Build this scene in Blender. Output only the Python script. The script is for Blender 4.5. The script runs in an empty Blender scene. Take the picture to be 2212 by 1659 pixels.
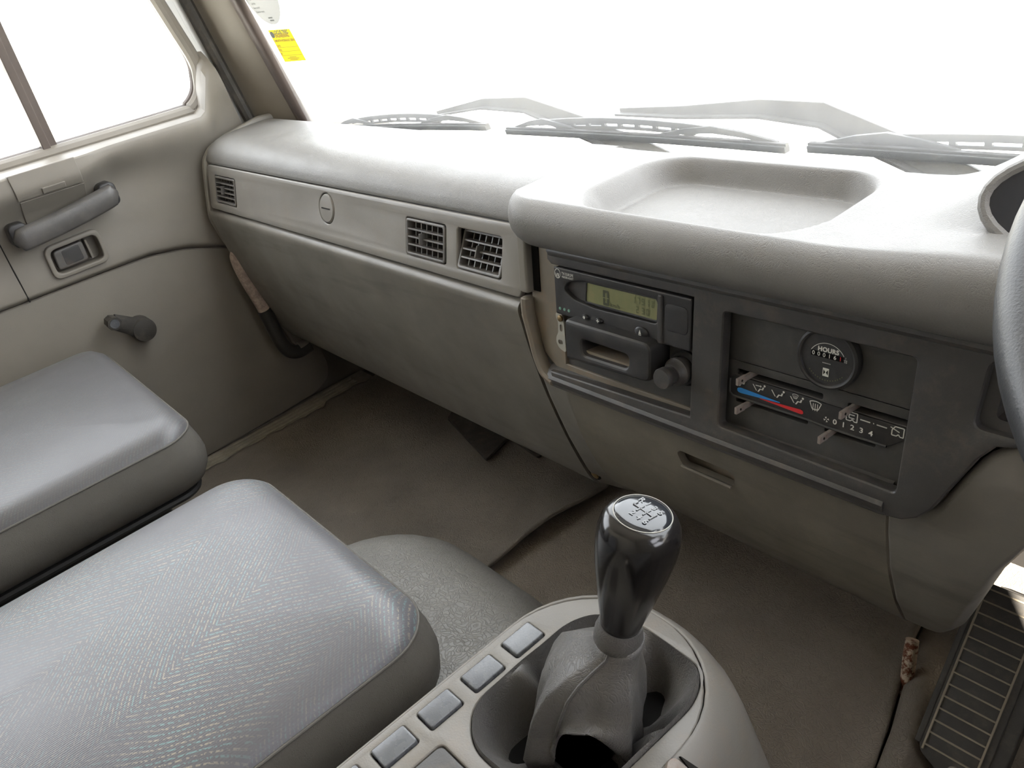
import bpy, bmesh, math, random
from mathutils import Vector, Matrix, noise as mnoise

random.seed(7)
scene = bpy.context.scene
COL = scene.collection
CZ = 0.87            # camera height above the cab floor; all measures below are taken from the camera's level
PI = math.pi

# ------------------------------------------------------------------ camera
cam_d = bpy.data.cameras.new('camera')
cam = bpy.data.objects.new('camera', cam_d)
COL.objects.link(cam)
_F = 1748.0
L = Vector((-1606, -660, _F)).normalized()
Fw = Vector((2544, -1560, _F)).normalized()
Xc = -L
Fw = (Fw - Xc * Xc.dot(Fw)).normalized()
Dn = Xc.cross(Fw)
if Dn.y < 0: Dn = -Dn
Zc = -Dn
rot = Matrix((Xc, Fw, Zc)) @ Matrix(((1, 0, 0), (0, -1, 0), (0, 0, -1)))
cam.matrix_world = Matrix.Translation((0, 0, CZ)) @ rot.to_4x4()
cam_d.sensor_width = 36.0
cam_d.lens = _F / 2212 * 36.0
cam_d.clip_start = 0.01
cam_d.clip_end = 500
scene.camera = cam

# ------------------------------------------------------------------ world, sun, exposure
w = bpy.data.worlds.new('sky'); scene.world = w
w.use_nodes = True
bg = w.node_tree.nodes['Background']
bg.inputs[0].default_value = (0.925, 0.935, 1.0, 1)
bg.inputs[1].default_value = 6.0
sun_d = bpy.data.lights.new('sun', 'SUN')
sun_d.energy = 45.0; sun_d.angle = 0.01; sun_d.color = (1.0, 0.93, 0.82)
sun = bpy.data.objects.new('sun', sun_d); COL.objects.link(sun)
sun.location = (8, -6, 8)
sun.rotation_euler = Vector((1.0, -0.80, 0.95)).to_track_quat('Z', 'Y').to_euler()
vs = scene.view_settings
vs.view_transform = 'Standard'; vs.look = 'None'; vs.gamma = 1.0; vs.use_curve_mapping = False
vs.exposure = 0.28

# ------------------------------------------------------------------ materials
class NT:
    def __init__(s, name):
        s.m = bpy.data.materials.new(name); s.m.use_nodes = True
        s.t = s.m.node_tree; s.b = s.t.nodes['Principled BSDF']; s.out = s.t.nodes['Material Output']
        s.co = s.t.nodes.new('ShaderNodeTexCoord')
    def n(s, ty, **k):
        nd = s.t.nodes.new(ty)
        for a, v in k.items(): setattr(nd, a, v)
        return nd
    def lk(s, a, b): s.t.links.new(a, b)
    def mapping(s, scale=(1, 1, 1), rot=(0, 0, 0), src='Object'):
        mp = s.n('ShaderNodeMapping'); mp.inputs['Scale'].default_value = scale; mp.inputs['Rotation'].default_value = rot
        s.lk(s.co.outputs[src], mp.inputs[0]); return mp.outputs[0]
    def noise(s, scale, detail=4, rough=.55, vec=None, dist=0):
        nd = s.n('ShaderNodeTexNoise'); nd.inputs['Scale'].default_value = scale
        nd.inputs['Detail'].default_value = detail; nd.inputs['Roughness'].default_value = rough; nd.inputs['Distortion'].default_value = dist
        s.lk(vec if vec else s.co.outputs['Object'], nd.inputs['Vector']); return nd.outputs['Fac']
    def vor(s, scale, feature='F1', vec=None):
        nd = s.n('ShaderNodeTexVoronoi', feature=feature); nd.inputs['Scale'].default_value = scale
        s.lk(vec if vec else s.co.outputs['Object'], nd.inputs['Vector']); return nd.outputs['Distance']
    def ramp(s, fac, stops):
        r = s.n('ShaderNodeValToRGB'); el = r.color_ramp.elements
        while len(el) < len(stops): el.new(0.5)
        for e, (p, c) in zip(el, stops):
            e.position = p; e.color = (c[0], c[1], c[2], 1) if hasattr(c, '__len__') else (c, c, c, 1)
        s.lk(fac, r.inputs[0]); return r.outputs[0]
    def math(s, op, a, b=None, c=None):
        nd = s.n('ShaderNodeMath', operation=op)
        for i, v in enumerate((a, b, c)):
            if v is None: continue
            if isinstance(v, (int, float)): nd.inputs[i].default_value = v
            else: s.lk(v, nd.inputs[i])
        return nd.outputs[0]
    def mix(s, fac, a, b):
        nd = s.n('ShaderNodeMix', data_type='RGBA')
        for i, v in ((0, fac), (6, a), (7, b)):
            if isinstance(v, (int, float)): nd.inputs[i].default_value = v
            elif isinstance(v, tuple): nd.inputs[i].default_value = (*v[:3], 1)
            else: s.lk(v, nd.inputs[i])
        return nd.outputs[2]
    def bump(s, h, strength, dist=.001):
        nd = s.n('ShaderNodeBump'); nd.inputs['Strength'].default_value = strength; nd.inputs['Distance'].default_value = dist
        s.lk(h, nd.inputs['Height']); s.lk(nd.outputs[0], s.b.inputs['Normal'])
    def col(s, v):
        if isinstance(v, tuple): s.b.inputs['Base Color'].default_value = (*v[:3], 1)
        else: s.lk(v, s.b.inputs['Base Color'])
    def set(s, rough=.5, spec=.5, metal=0):
        s.b.inputs['Roughness'].default_value = rough; s.b.inputs['Specular IOR Level'].default_value = spec; s.b.inputs['Metallic'].default_value = metal

def sc(c, k): return tuple(min(1, v * k) for v in c)

def plastic(name, c, rough=.45, spec=.5, grain=900, gs=.25, var=.18, dirt=None, dirtamt=.5, vscale=9, streak=0):
    """moulded plastic: fine grain relief, cloudy wear, optional dust of its own colour"""
    t = NT(name)
    v = t.noise(vscale, 5, .6)
    base = t.mix(t.ramp(v, [(.3, 0), (.7, 1)]), sc(c, 1 - var), sc(c, 1 + var))
    if dirt:
        d = t.ramp(t.noise(vscale * 2.3, 6, .7), [(.5, 0), (.78, dirtamt)])
        base = t.mix(d, base, dirt)
    if streak:
        d = t.ramp(t.noise(1, 5, .6, t.mapping((5, 38, 38), (.25, 0, 0))), [(.55, 0), (.72, streak)])
        base = t.mix(d, base, sc(c, .45))
    t.col(base); t.set(rough, spec)
    r = t.ramp(t.noise(vscale * 1.7, 4), [(.3, rough - .06), (.7, rough + .09)])
    t.lk(r, t.b.inputs['Roughness'])
    if gs: t.bump(t.noise(grain, 2), gs, .0006)
    return t.m

def leather(name, c, rough, spec, cell=260, gs=.35, var=.2, dirt=None, dirtamt=.5, wr=None):
    t = NT(name)
    v = t.noise(6, 6, .62)
    base = t.mix(t.ramp(v, [(.3, 0), (.7, 1)]), sc(c, 1 - var), sc(c, 1 + var))
    if dirt:
        base = t.mix(t.ramp(t.noise(11, 7, .7), [(.48, 0), (.75, dirtamt)]), base, dirt)
    nz = t.n('ShaderNodeTexNoise'); nz.inputs['Scale'].default_value = 40; t.lk(t.co.outputs['Object'], nz.inputs['Vector'])
    mv = t.n('ShaderNodeMix', data_type='VECTOR'); mv.inputs[0].default_value = .04
    t.lk(t.co.outputs['Object'], mv.inputs[4]); t.lk(nz.outputs['Color'], mv.inputs[5])
    e = t.ramp(t.vor(cell, 'DISTANCE_TO_EDGE', mv.outputs[1]), [(0, 0), (.14, 1)])
    h = t.math('ADD', t.math('MULTIPLY', e, .6), t.math('MULTIPLY', t.noise(cell * .33, 4), wr if wr else .6))
    t.col(base); t.set(rough, spec)
    t.lk(t.ramp(t.noise(13, 5), [(.3, rough - .07), (.7, rough + .1)]), t.b.inputs['Roughness'])
    t.bump(h, gs, .0012)
    return t.m

def plain(name, c, rough=.5, spec=.5, metal=0):
    t = NT(name); t.col(tuple(c)); t.set(rough, spec, metal); return t.m

GREY = (.27, .255, .225)
M = {}
M['trim'] = plastic('grey_trim_plastic', (.20, .184, .158), .42, .45, 800, .22, .08, (.22, .19, .15), .25)
M['fascia'] = plastic('fascia_plastic', (.215, .2, .18), .38, .5, 900, .2, .07, (.22, .18, .14), .25)
M['pad'] = leather('padded_dash_vinyl', (.182, .174, .163), .40, .38, 520, .25, .05)
M['lower'] = plastic('lower_panel_plastic', (.168, .155, .135), .42, .5, 700, .28, .14, (.24, .21, .165), .22, streak=.4)
M['lowdirty'] = plastic('dusty_lower_plastic', (.165, .147, .118), .5, .45, 700, .3, .16, (.25, .215, .155), .33, 14, streak=.5)
M['door'] = plastic('door_trim_plastic', (.22, .198, .168), .42, .5, 900, .25, .06)
M['doorlow'] = plastic('door_card_vinyl', (.20, .180, .150), .5, .45, 900, .3, .06)
M['bezel'] = plastic('charcoal_bezel_plastic', (.054, .051, .049), .42, .5, 900, .3, .18, (.17, .13, .095), .4, 14)
M['black'] = plastic('black_plastic', (.028, .027, .027), .4, .5, 900, .2, .15, (.1, .085, .07), .3, 20)
M['grip'] = plastic('door_grip_plastic', (.075, .07, .066), .38, .55, 700, .35, .2, (.16, .14, .12), .35, 25)
M['panel'] = plastic('control_panel_plastic', (.056, .054, .051), .5, .4, 1200, .25, .12, (.13, .11, .09), .3, 20)
M['void'] = plain('dark_void', (.008, .0075, .007), .9, .1)
M['vent'] = plastic('vent_plastic', (.12, .113, .104), .4, .5, 900, .15, .1, (.22, .15, .1), .45, 60)
M['duct'] = plain('dusty_duct', (.045, .036, .029), .8, .2)
M['gap'] = plain('dark_gap', (.02, .018, .016), .8, .2)
M['pillar'] = plastic('pillar_trim_plastic', (.21, .182, .145), .45, .4, 900, .2, .05)
M['rubber'] = plastic('black_rubber', (.045, .041, .036), .55, .4, 500, .3, .15, (.16, .135, .1), .4, 20)
M['seal'] = plastic('brown_seal_rubber', (.085, .065, .055), .5, .4, 500, .2, .15)
M['white'] = plain('white_paint', (.8, .81, .8), .3, .5)
M['housing'] = plastic('dusty_stack_housing', (.19, .165, .13), .5, .4, 700, .25, .12, (.27, .17, .10), .6, 18)
M['console'] = plastic('console_plastic', (.175, .163, .146), .42, .45, 700, .3, .07, (.25, .18, .12), .3, 12)
M['blank'] = plastic('switch_blank_plastic', (.10, .105, .115), .26, .6, 900, .1, .12, (.2, .19, .18), .18, 30)
M['hump'] = leather('grey_cover_vinyl', (.15, .143, .13), .42, .55, 190, .55, .12)
M['mat'] = leather('dark_floor_vinyl', (.155, .134, .11), .5, .45, 210, .55, .25, (.17, .145, .11), .4, 1.0)
M['mat2'] = leather('brown_floor_vinyl', (.18, .152, .12), .47, .5, 190, .7, .2, (.17, .14, .1), .35, 1.2)
M['floor'] = plastic('dirty_floor', (.10, .085, .065), .7, .3, 300, .5, .3, (.2, .16, .1), .6)
M['patch'] = plastic('dark_mat_patch', (.055, .048, .04), .6, .4, 300, .5, .25, (.13, .1, .07), .5, 40)
M['sill'] = plastic('ribbed_sill_plastic', (.22, .195, .15), .6, .3, 400, .3, .2, (.13, .09, .05), .6, 30)
M['knob'] = plain('glossy_black_knob', (.012, .011, .011), .16, .6)
M['mark'] = plain('engraved_grey_mark', (.17, .175, .18), .5)
M['knobcap'] = plain('knob_cap_plastic', (.02, .022, .026), .1, .7)
M['boot'] = leather('gaiter_leatherette', (.095, .09, .086), .42, .5, 330, .35, .2, (.19, .165, .13), .4)
M['wheel'] = plastic('steering_rim_rubber', (.030, .031, .034), .45, .5, 900, .25, .12)
M['gauge'] = plain('smoked_gauge_lens', (.022, .024, .03), .08, .5)
M['lens'] = plain('hour_meter_dial', (.085, .082, .078), .22, .5)
M['lcd'] = plastic('lcd_panel', (.20, .205, .10), .3, .5, 900, 0, .08, (.33, .24, .12), .35, 30)
M['seg'] = plain('lcd_segment', (.06, .065, .035), .5)
M['seg2'] = plain('lcd_segment_faint', (.12, .13, .06), .5)
M['print'] = plain('white_print', (.62, .62, .56), .5)
M['green'] = plain('green_lamp', (.2, .36, .28), .3)
M['blue'] = plain('blue_print', (.03, .24, .62), .5)
M['red'] = plain('red_print', (.60, .025, .03), .5)
M['zinc'] = plastic('zinc_bracket', (.36, .35, .31), .45, .5, 400, .15, .12, (.3, .2, .12), .3, 60)
M['lever'] = plastic('bare_lever_metal', (.27, .235, .21), .42, .5, 500, .3, .25, (.25, .1, .07), .6, 90)
M['brass'] = plain('brass_screw', (.22, .15, .07), .4, .5, .5)
M['yellow'] = plain('yellow_paper', (.90, .82, .03), .6)
M['paper'] = plain('white_paper', (.82, .82, .80), .6)
M['ink'] = plain('brown_ink', (.35, .18, .04), .6)
M['inkdark'] = plain('dark_ink', (.12, .13, .12), .6)
M['wiper'] = plastic('weathered_black_steel', (.055, .056, .058), .5, .4, 500, .2, .2, (.22, .19, .13), .5, 40)
M['headliner'] = plain('headliner_cloth', (.36, .335, .29), .8, .2)
M['seatside'] = leather('seat_side_vinyl', (.105, .097, .085), .55, .45, 700, .35, .15)
M['seatbase'] = plain('seat_base_black', (.02, .02, .02), .5)
M['rib'] = plastic('worn_rib_rubber', (.24, .205, .15), .6, .3, 500, .2, .15)
M['concrete'] = plastic('pale_concrete_yard', (.62, .60, .55), .9, .1, 3, 0, .06, None, 0, .3)

def rust(name, c1, c2, sc1=60):
    t = NT(name)
    f = t.noise(sc1, 8, .75)
    t.col(t.mix(t.ramp(f, [(.46, 0), (.54, 1)]), c1, c2)); t.set(.6, .3)
    t.bump(f, .6, .002); return t.m
M['rustrod'] = rust('flaking_rust', (.62, .50, .38), (.16, .05, .025), 90)
M['barfoam'] = rust('torn_tan_foam', (.42, .33, .27), (.30, .235, .20), 120)
M['barblack'] = plastic('black_bar_sleeve', (.03, .028, .025), .45, .5, 300, .5, .2)

def glass_mat(name, dust):
    t = NT(name)
    t.t.nodes.remove(t.b)
    tr = t.n('ShaderNodeBsdfTransparent'); tr.inputs[0].default_value = (.95, .97, .96, 1)
    gl = t.n('ShaderNodeBsdfGlossy'); gl.inputs['Roughness'].default_value = .02
    lw = t.n('ShaderNodeLayerWeight'); lw.inputs[0].default_value = .5
    k = t.math('MULTIPLY_ADD', t.math('POWER', lw.outputs['Facing'], 5), .15, .015)
    mx = t.n('ShaderNodeMixShader')
    t.lk(k, mx.inputs[0]); t.lk(tr.outputs[0], mx.inputs[1]); t.lk(gl.outputs[0], mx.inputs[2])
    # translucent film: dust plus a veil of glare painted onto the pane
    tl = t.n('ShaderNodeBsdfTranslucent'); tl.inputs[0].default_value = (.85, .84, .8, 1)
    m2 = t.n('ShaderNodeMixShader')
    dust_veil_f = t.ramp(t.noise(7, 6, .65), [(.3, dust * .7), (.75, dust * 1.3)])
    t.lk(dust_veil_f, m2.inputs[0]); t.lk(mx.outputs[0], m2.inputs[1]); t.lk(tl.outputs[0], m2.inputs[2])
    t.lk(m2.outputs[0], t.out.inputs[0]); return t.m
M['glass'] = glass_mat('window_glass', .02)
M['screen'] = glass_mat('hazed_windscreen_glass', .075)  # heavier film paints in the glare haze over the wipers

def fabric(name, c, worn):
    """woven seat cloth: rows of cream and teal flecks that break into zigzag zones"""
    t = NT(name)
    sx = t.n('ShaderNodeSeparateXYZ'); t.lk(t.co.outputs['Object'], sx.inputs[0])
    x, y = sx.outputs[0], sx.outputs[1]
    # zigzag: triangular bend of the rows every 9 cm
    tri = t.math('PINGPONG', t.math('ADD', t.math('MULTIPLY', x, 1.0), t.math('MULTIPLY', y, .35)), .12)
    big = t.noise(4.0, 2, .5)
    u = t.math('ADD', t.math('ADD', y, t.math('MULTIPLY', tri, 1.15)), t.math('MULTIPLY', big, .10))
    per = .0058
    ph = t.math('DIVIDE', u, per)
    row = t.math('FLOOR', ph)
    fr = t.math('FRACT', ph)
    inrow = t.math('LESS_THAN', t.math('ABSOLUTE', t.math('SUBTRACT', fr, .5)), .2)
    odd = t.math('GREATER_THAN', t.math('FRACT', t.math('MULTIPLY', row, .5)), .25)
    fleck = t.math('GREATER_THAN', t.noise(420, 2, .6), .5)
    zone = t.ramp(t.noise(7, 3, .5), [(.38, .15), (.6, 1)])
    k = t.math('MULTIPLY', t.math('MULTIPLY', inrow, fleck), t.math('MULTIPLY', zone, worn))
    fle = t.mix(odd, (.40, .35, .25), (.17, .33, .32))
    v = t.noise(5, 5)
    base = t.mix(v, sc(c, .85), sc(c, 1.15))
    t.col(t.mix(k, base, fle)); t.set(.42, .5)
    t.b.inputs['Sheen Weight'].default_value = .08
    t.lk(t.ramp(t.noise(9, 4), [(.3, .32), (.7, .44)]), t.b.inputs['Roughness'])
    weave = t.n('ShaderNodeTexWave', wave_type='BANDS'); weave.inputs['Scale'].default_value = 160; weave.inputs['Distortion'].default_value = 3
    t.lk(t.co.outputs['Object'], weave.inputs['Vector'])
    t.bump(t.math('ADD', t.math('MULTIPLY', inrow, .6), t.math('MULTIPLY', weave.outputs['Fac'], .3)), .25, .0008)
    return t.m
M['cloth'] = fabric('fleck_seat_cloth', (.104, .101, .110), .5)
M['cloth2'] = fabric('worn_seat_cloth', (.086, .083, .088), .12)

# ------------------------------------------------------------------ mesh helpers
def tag(o, label=None, cat=None, group=None, kind=None):
    if label: o['label'] = label
    if cat: o['category'] = cat
    if group: o['group'] = group
    if kind: o['kind'] = kind
    return o

def thing(name, loc, label, cat, group=None, kind=None):
    o = bpy.data.objects.new(name, None); COL.objects.link(o)
    o.empty_display_size = .05
    o.location = (loc[0], loc[1], loc[2] + CZ)
    return tag(o, label, cat, group, kind)

def wloc(o):
    v = Vector(o.location)
    while o.parent: o = o.parent; v += Vector(o.location)
    return v

def obj(name, V, Fc, mat, parent=None, smooth=True, bevel=0, seg=2, angle=35, sub=0, solid=0, recalc=True):
    """one mesh object; V measured from the camera's level; origin at its base centre"""
    V = [Vector((p[0], p[1], p[2] + CZ)) for p in V]
    lo = [min(p[i] for p in V) for i in range(3)]; hi = [max(p[i] for p in V) for i in range(3)]
    o0 = Vector(((lo[0] + hi[0]) / 2, (lo[1] + hi[1]) / 2, lo[2]))
    me = bpy.data.meshes.new(name)
    me.from_pydata([p - o0 for p in V], [], Fc)
    bm = bmesh.new(); bm.from_mesh(me)
    bmesh.ops.remove_doubles(bm, verts=bm.verts, dist=1e-6)
    if recalc: bmesh.ops.recalc_face_normals(bm, faces=bm.faces)
    bm.to_mesh(me); bm.free()
    if smooth:
        for p in me.polygons: p.use_smooth = True
        if not bevel and not sub: me.set_sharp_from_angle(angle=math.radians(angle))
    me.materials.append(mat)
    o = bpy.data.objects.new(name, me); COL.objects.link(o)
    if parent:
        o.parent = parent; o.location = o0 - wloc(parent)
    else: o.location = o0
    if solid:
        md = o.modifiers.new('solid', 'SOLIDIFY'); md.thickness = solid; md.offset = -1
    if bevel:
        md = o.modifiers.new('bevel', 'BEVEL'); md.width = bevel; md.segments = seg; md.limit_method = 'ANGLE'
        md.angle_limit = math.radians(30); md.harden_normals = True
    if sub:
        md = o.modifiers.new('sub', 'SUBSURF'); md.levels = sub; md.render_levels = sub
    return o

def box_vf(x0, x1, y0, y1, z0, z1):
    V = [(x, y, z) for z in (z0, z1) for y in (y0, y1) for x in (x0, x1)]
    F = [(0, 2, 3, 1), (4, 5, 7, 6), (0, 1, 5, 4), (2, 6, 7, 3), (0, 4, 6, 2), (1, 3, 7, 5)]
    return V, F

def merge(*vfs):
    V, F = [], []
    for v, f in vfs:
        k = len(V); V += list(v); F += [tuple(i + k for i in q) for q in f]
    return V, F

def box(name, x0, x1, y0, y1, z0, z1, mat, parent=None, bevel=.002, **k):
    V, F = box_vf(x0, x1, y0, y1, z0, z1)
    return obj(name, V, F, mat, parent, bevel=bevel, **k)

class Fr:
    """a local frame on a tilted face: u across, v up the face, n towards the viewer of that face"""
    def __init__(s, o, u, v):
        s.o = Vector(o); s.u = Vector(u).normalized(); s.v = Vector(v).normalized(); s.n = s.u.cross(s.v)
    def __call__(s, a, b, c=0): return s.o + s.u * a + s.v * b + s.n * c

def fbox(fr, u0, u1, v0, v1, n0, n1):
    V, F = box_vf(u0, u1, v0, v1, n0, n1)
    return [fr(*p) for p in V], F

def loft(rings, closed=True, cap0=False, cap1=False):
    n = len(rings[0]); V = [p for r in rings for p in r]; F = []
    for i in range(len(rings) - 1):
        for j in range(n if closed else n - 1):
            a = i * n + j; b = i * n + (j + 1) % n
            F.append((a, b, b + n, a + n))
    if cap0: F.append(tuple(range(n)))
    if cap1: F.append(tuple(range((len(rings) - 1) * n, len(rings) * n)))
    return V, F

def tube_vf(path, r, n=12, cap=True, closed=False, squash=None):
    P = [Vector(p) for p in path]; m = len(P)
    rs = r if hasattr(r, '__len__') else [r] * m
    rings = []; up = None
    for i, p in enumerate(P):
        if closed: t = (P[(i + 1) % m] - P[i - 1]).normalized()
        else: t = (P[min(i + 1, m - 1)] - P[max(i - 1, 0)]).normalized()
        if up is None:
            up = Vector((0, 0, 1)) if abs(t.z) < .9 else Vector((1, 0, 0))
        up = (up - t * up.dot(t)).normalized(); sd = t.cross(up)
        a, b = (rs[i], rs[i]) if squash is None else (rs[i] * squash[0], rs[i] * squash[1])
        rings.append([p + sd * (a * math.cos(2 * PI * k / n)) + up * (b * math.sin(2 * PI * k / n)) for k in range(n)])
    if closed: rings.append(rings[0])
    return loft(rings, True, cap and not closed, cap and not closed)

def tube(name, path, r, mat, parent=None, n=12, **k):
    kk = {a: k.pop(a) for a in ('cap', 'closed', 'squash') if a in k}
    V, F = tube_vf(path, r, n, **kk)
    return obj(name, V, F, mat, parent, **k)

def smooth_path(P, k=6, closed=False):
    P = [Vector(p) for p in P]; m = len(P); out = []
    rng = range(m) if closed else range(m - 1)
    for i in rng:
        if closed: a, b, c, d = P[i - 1], P[i], P[(i + 1) % m], P[(i + 2) % m]
        else: a, b, c, d = P[max(i - 1, 0)], P[i], P[i + 1], P[min(i + 2, m - 1)]
        for j in range(k):
            t = j / k
            out.append(.5 * ((2 * b) + (c - a) * t + (2 * a - 5 * b + 4 * c - d) * t * t + (3 * b - a - 3 * c + d) * t ** 3))
    if not closed: out.append(P[-1])
    return out

def lathe_vf(prof, o, axis, n=28, cap=True, ell=None):
    """prof: (radius, height along axis)"""
    ax = Vector(axis).normalized(); o = Vector(o)
    s = Vector((1, 0, 0)); s = (s - ax * s.dot(ax))
    if s.length < .1: s = Vector((0, 1, 0)); s = s - ax * s.dot(ax)
    s.normalize(); q = ax.cross(s)
    e = ell or (1, 1)
    rings = [[o + ax * h + s * (r * e[0] * math.cos(2 * PI * k / n)) + q * (r * e[1] * math.sin(2 * PI * k / n)) for k in range(n)] for r, h in prof]
    return loft(rings, True, cap, cap)

def lathe(name, prof, o, axis, mat, parent=None, n=28, **k):
    V, F = lathe_vf(prof, o, axis, n, ell=k.pop('ell', None))
    return obj(name, V, F, mat, parent, **k)

def grid_vf(nu, nv, fn):
    V = [fn(i / nu, j / nv) for i in range(nu + 1) for j in range(nv + 1)]
    F = [(i * (nv + 1) + j, (i + 1) * (nv + 1) + j, (i + 1) * (nv + 1) + j + 1, i * (nv + 1) + j + 1) for i in range(nu) for j in range(nv)]
    return V, F

def rrect(x0, x1, y0, y1, r, k=5):
    out = []
    for cx, cy, a0 in ((x1 - r, y1 - r, 0), (x0 + r, y1 - r, PI / 2), (x0 + r, y0 + r, PI), (x1 - r, y0 + r, 1.5 * PI)):
        for i in range(k + 1):
            a = a0 + PI / 2 * i / k; out.append((cx + r * math.cos(a), cy + r * math.sin(a)))
    return out

def rpoly(pts, r, k=4):
    """round the corners of a polygon; r may be a list"""
    out = []; m = len(pts)
    for i in range(m):
        rr = r[i] if hasattr(r, '__len__') else r
        p = Vector(pts[i]).to_2d(); a = (Vector(pts[i - 1]).to_2d() - p); b = (Vector(pts[(i + 1) % m]).to_2d() - p)
        d = min(rr, a.length * .45, b.length * .45)
        if d <= 0: out.append((p.x, p.y)); continue
        A = p + a.normalized() * d; B = p + b.normalized() * d
        for j in range(k + 1):
            t = j / k; q = A * (1 - t) ** 2 + p * 2 * t * (1 - t) + B * t * t
            out.append((q.x, q.y))
    return out

def plate_vf(loops, n0, n1, fr, bev=0):
    """flat plate with holes, cut from 2D loops (first outer), bevelled edge, laid in frame fr"""
    cu = bpy.data.curves.new('c', 'CURVE'); cu.dimensions = '2D'; cu.fill_mode = 'BOTH'
    cu.extrude = (n1 - n0) / 2 - bev; cu.bevel_depth = bev; cu.bevel_resolution = 2; cu.offset = -bev
    for lp in loops:
        sp = cu.splines.new('POLY'); sp.points.add(len(lp) - 1); sp.use_cyclic_u = True
        for q, p in zip(sp.points, lp): q.co = (p[0], p[1], 0, 1)
    o = bpy.data.objects.new('c', cu); COL.objects.link(o)
    dg = bpy.context.evaluated_depsgraph_get()
    me = bpy.data.meshes.new_from_object(o.evaluated_get(dg))
    mid = (n0 + n1) / 2
    V = [fr(p.co.x, p.co.y, p.co.z + mid) for p in me.vertices]; F = [tuple(p.vertices) for p in me.polygons]
    bpy.data.objects.remove(o); bpy.data.curves.remove(cu); bpy.data.meshes.remove(me)
    return V, F

def plate(name, loops, n0, n1, fr, mat, parent=None, bev=0, **k):
    V, F = plate_vf(loops, n0, n1, fr, bev)
    return obj(name, V, F, mat, parent, angle=28, **k)

def text_vf(s, size, fr, u, v, n=.0004, align='LEFT', bold=0, sx=1.0, rot=0):
    cu = bpy.data.curves.new('t', 'FONT'); cu.body = s; cu.size = size; cu.align_x = align; cu.align_y = 'CENTER'
    cu.offset = bold; cu.resolution_u = 3; cu.space_character = 1.05
    o = bpy.data.objects.new('t', cu); COL.objects.link(o)
    dg = bpy.context.evaluated_depsgraph_get()
    me = bpy.data.meshes.new_from_object(o.evaluated_get(dg))
    c, sn = math.cos(rot), math.sin(rot)
    V = []
    for p in me.vertices:
        a, b = p.co.x * sx, p.co.y
        V.append(fr(u + a * c - b * sn, v + a * sn + b * c, n))
    F = [tuple(p.vertices) for p in me.polygons]
    bpy.data.objects.remove(o); bpy.data.curves.remove(cu); bpy.data.meshes.remove(me)
    return V, F

def flat_vf(loop, fr, n): return [fr(p[0], p[1], n) for p in loop], [tuple(range(len(loop)))]

def seg7_vf(ch, fr, u, v, h, n, t=.16):
    """one seven-segment digit, lower left at u, v"""
    on = {'0': 'abcdef', '1': 'bc', '2': 'abged', '3': 'abgcd', '4': 'fgbc', '5': 'afgcd', '6': 'afgedc', '7': 'abc', '8': 'abcdefg', '9': 'abcdfg'}[ch]
    w_ = h * .5; d = h * t; g = h * .03; out = []
    R = {'a': (g, w_ - g, h - d, h), 'd': (g, w_ - g, 0, d), 'g': (g, w_ - g, h / 2 - d / 2, h / 2 + d / 2),
         'f': (0, d, h / 2 + g, h - g), 'b': (w_ - d, w_, h / 2 + g, h - g), 'e': (0, d, g, h / 2 - g), 'c': (w_ - d, w_, g, h / 2 - g)}
    for k in on:
        a, b, c, e = R[k]; out.append(flat_vf([(u + a, v + c), (u + b, v + c), (u + b, v + e), (u + a, v + e)], fr, n))
    return merge(*out)

def cut(o, V, Fc):
    """cut a hole into a closed mesh object"""
    c = obj('cutter', V, Fc, M['void'], None, smooth=False)
    md = o.modifiers.new('b', 'BOOLEAN'); md.object = c; md.operation = 'DIFFERENCE'; md.solver = 'EXACT'
    bpy.context.view_layer.update()
    dg = bpy.context.evaluated_depsgraph_get()
    me = bpy.data.meshes.new_from_object(o.evaluated_get(dg))
    o.modifiers.clear(); o.data = me
    me.set_sharp_from_angle(angle=math.radians(35))
    bpy.data.objects.remove(c)

def sstep(a, b, x):
    t = max(0, min(1, (x - a) / (b - a))); return t * t * (3 - 2 * t)
def lerp(a, b, t): return a + (b - a) * t
def interp(tab, x):
    if x <= tab[0][0]: return tab[0][1]
    for (a, p), (b, q) in zip(tab, tab[1:]):
        if x <= b: return lerp(p, q, (x - a) / (b - a))
    return tab[-1][1]

def sweepx(name, prof, x0, x1, mat, parent=None, n=1, thick=.006, endround=0, xs=None, **k):
    """a moulded panel: a (y, z) profile swept across the cab, given real thickness, ends turned in"""
    P = [Vector((0, p[0], p[1])) for p in prof]; m = len(P)
    off = []
    for i in range(m):
        t = (P[min(i + 1, m - 1)] - P[max(i - 1, 0)]).normalized(); off.append(Vector((0, -t.z, t.y)))
    loop = P + [P[i] + off[i] * thick for i in reversed(range(m))]
    X = xs or [lerp(x0, x1, i / n) for i in range(n + 1)]
    rings = [[Vector((x, p.y, p.z)) for p in loop] for x in X]
    V, F = loft(rings, True, True, True)
    return obj(name, V, F, mat, parent, **k)

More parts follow.
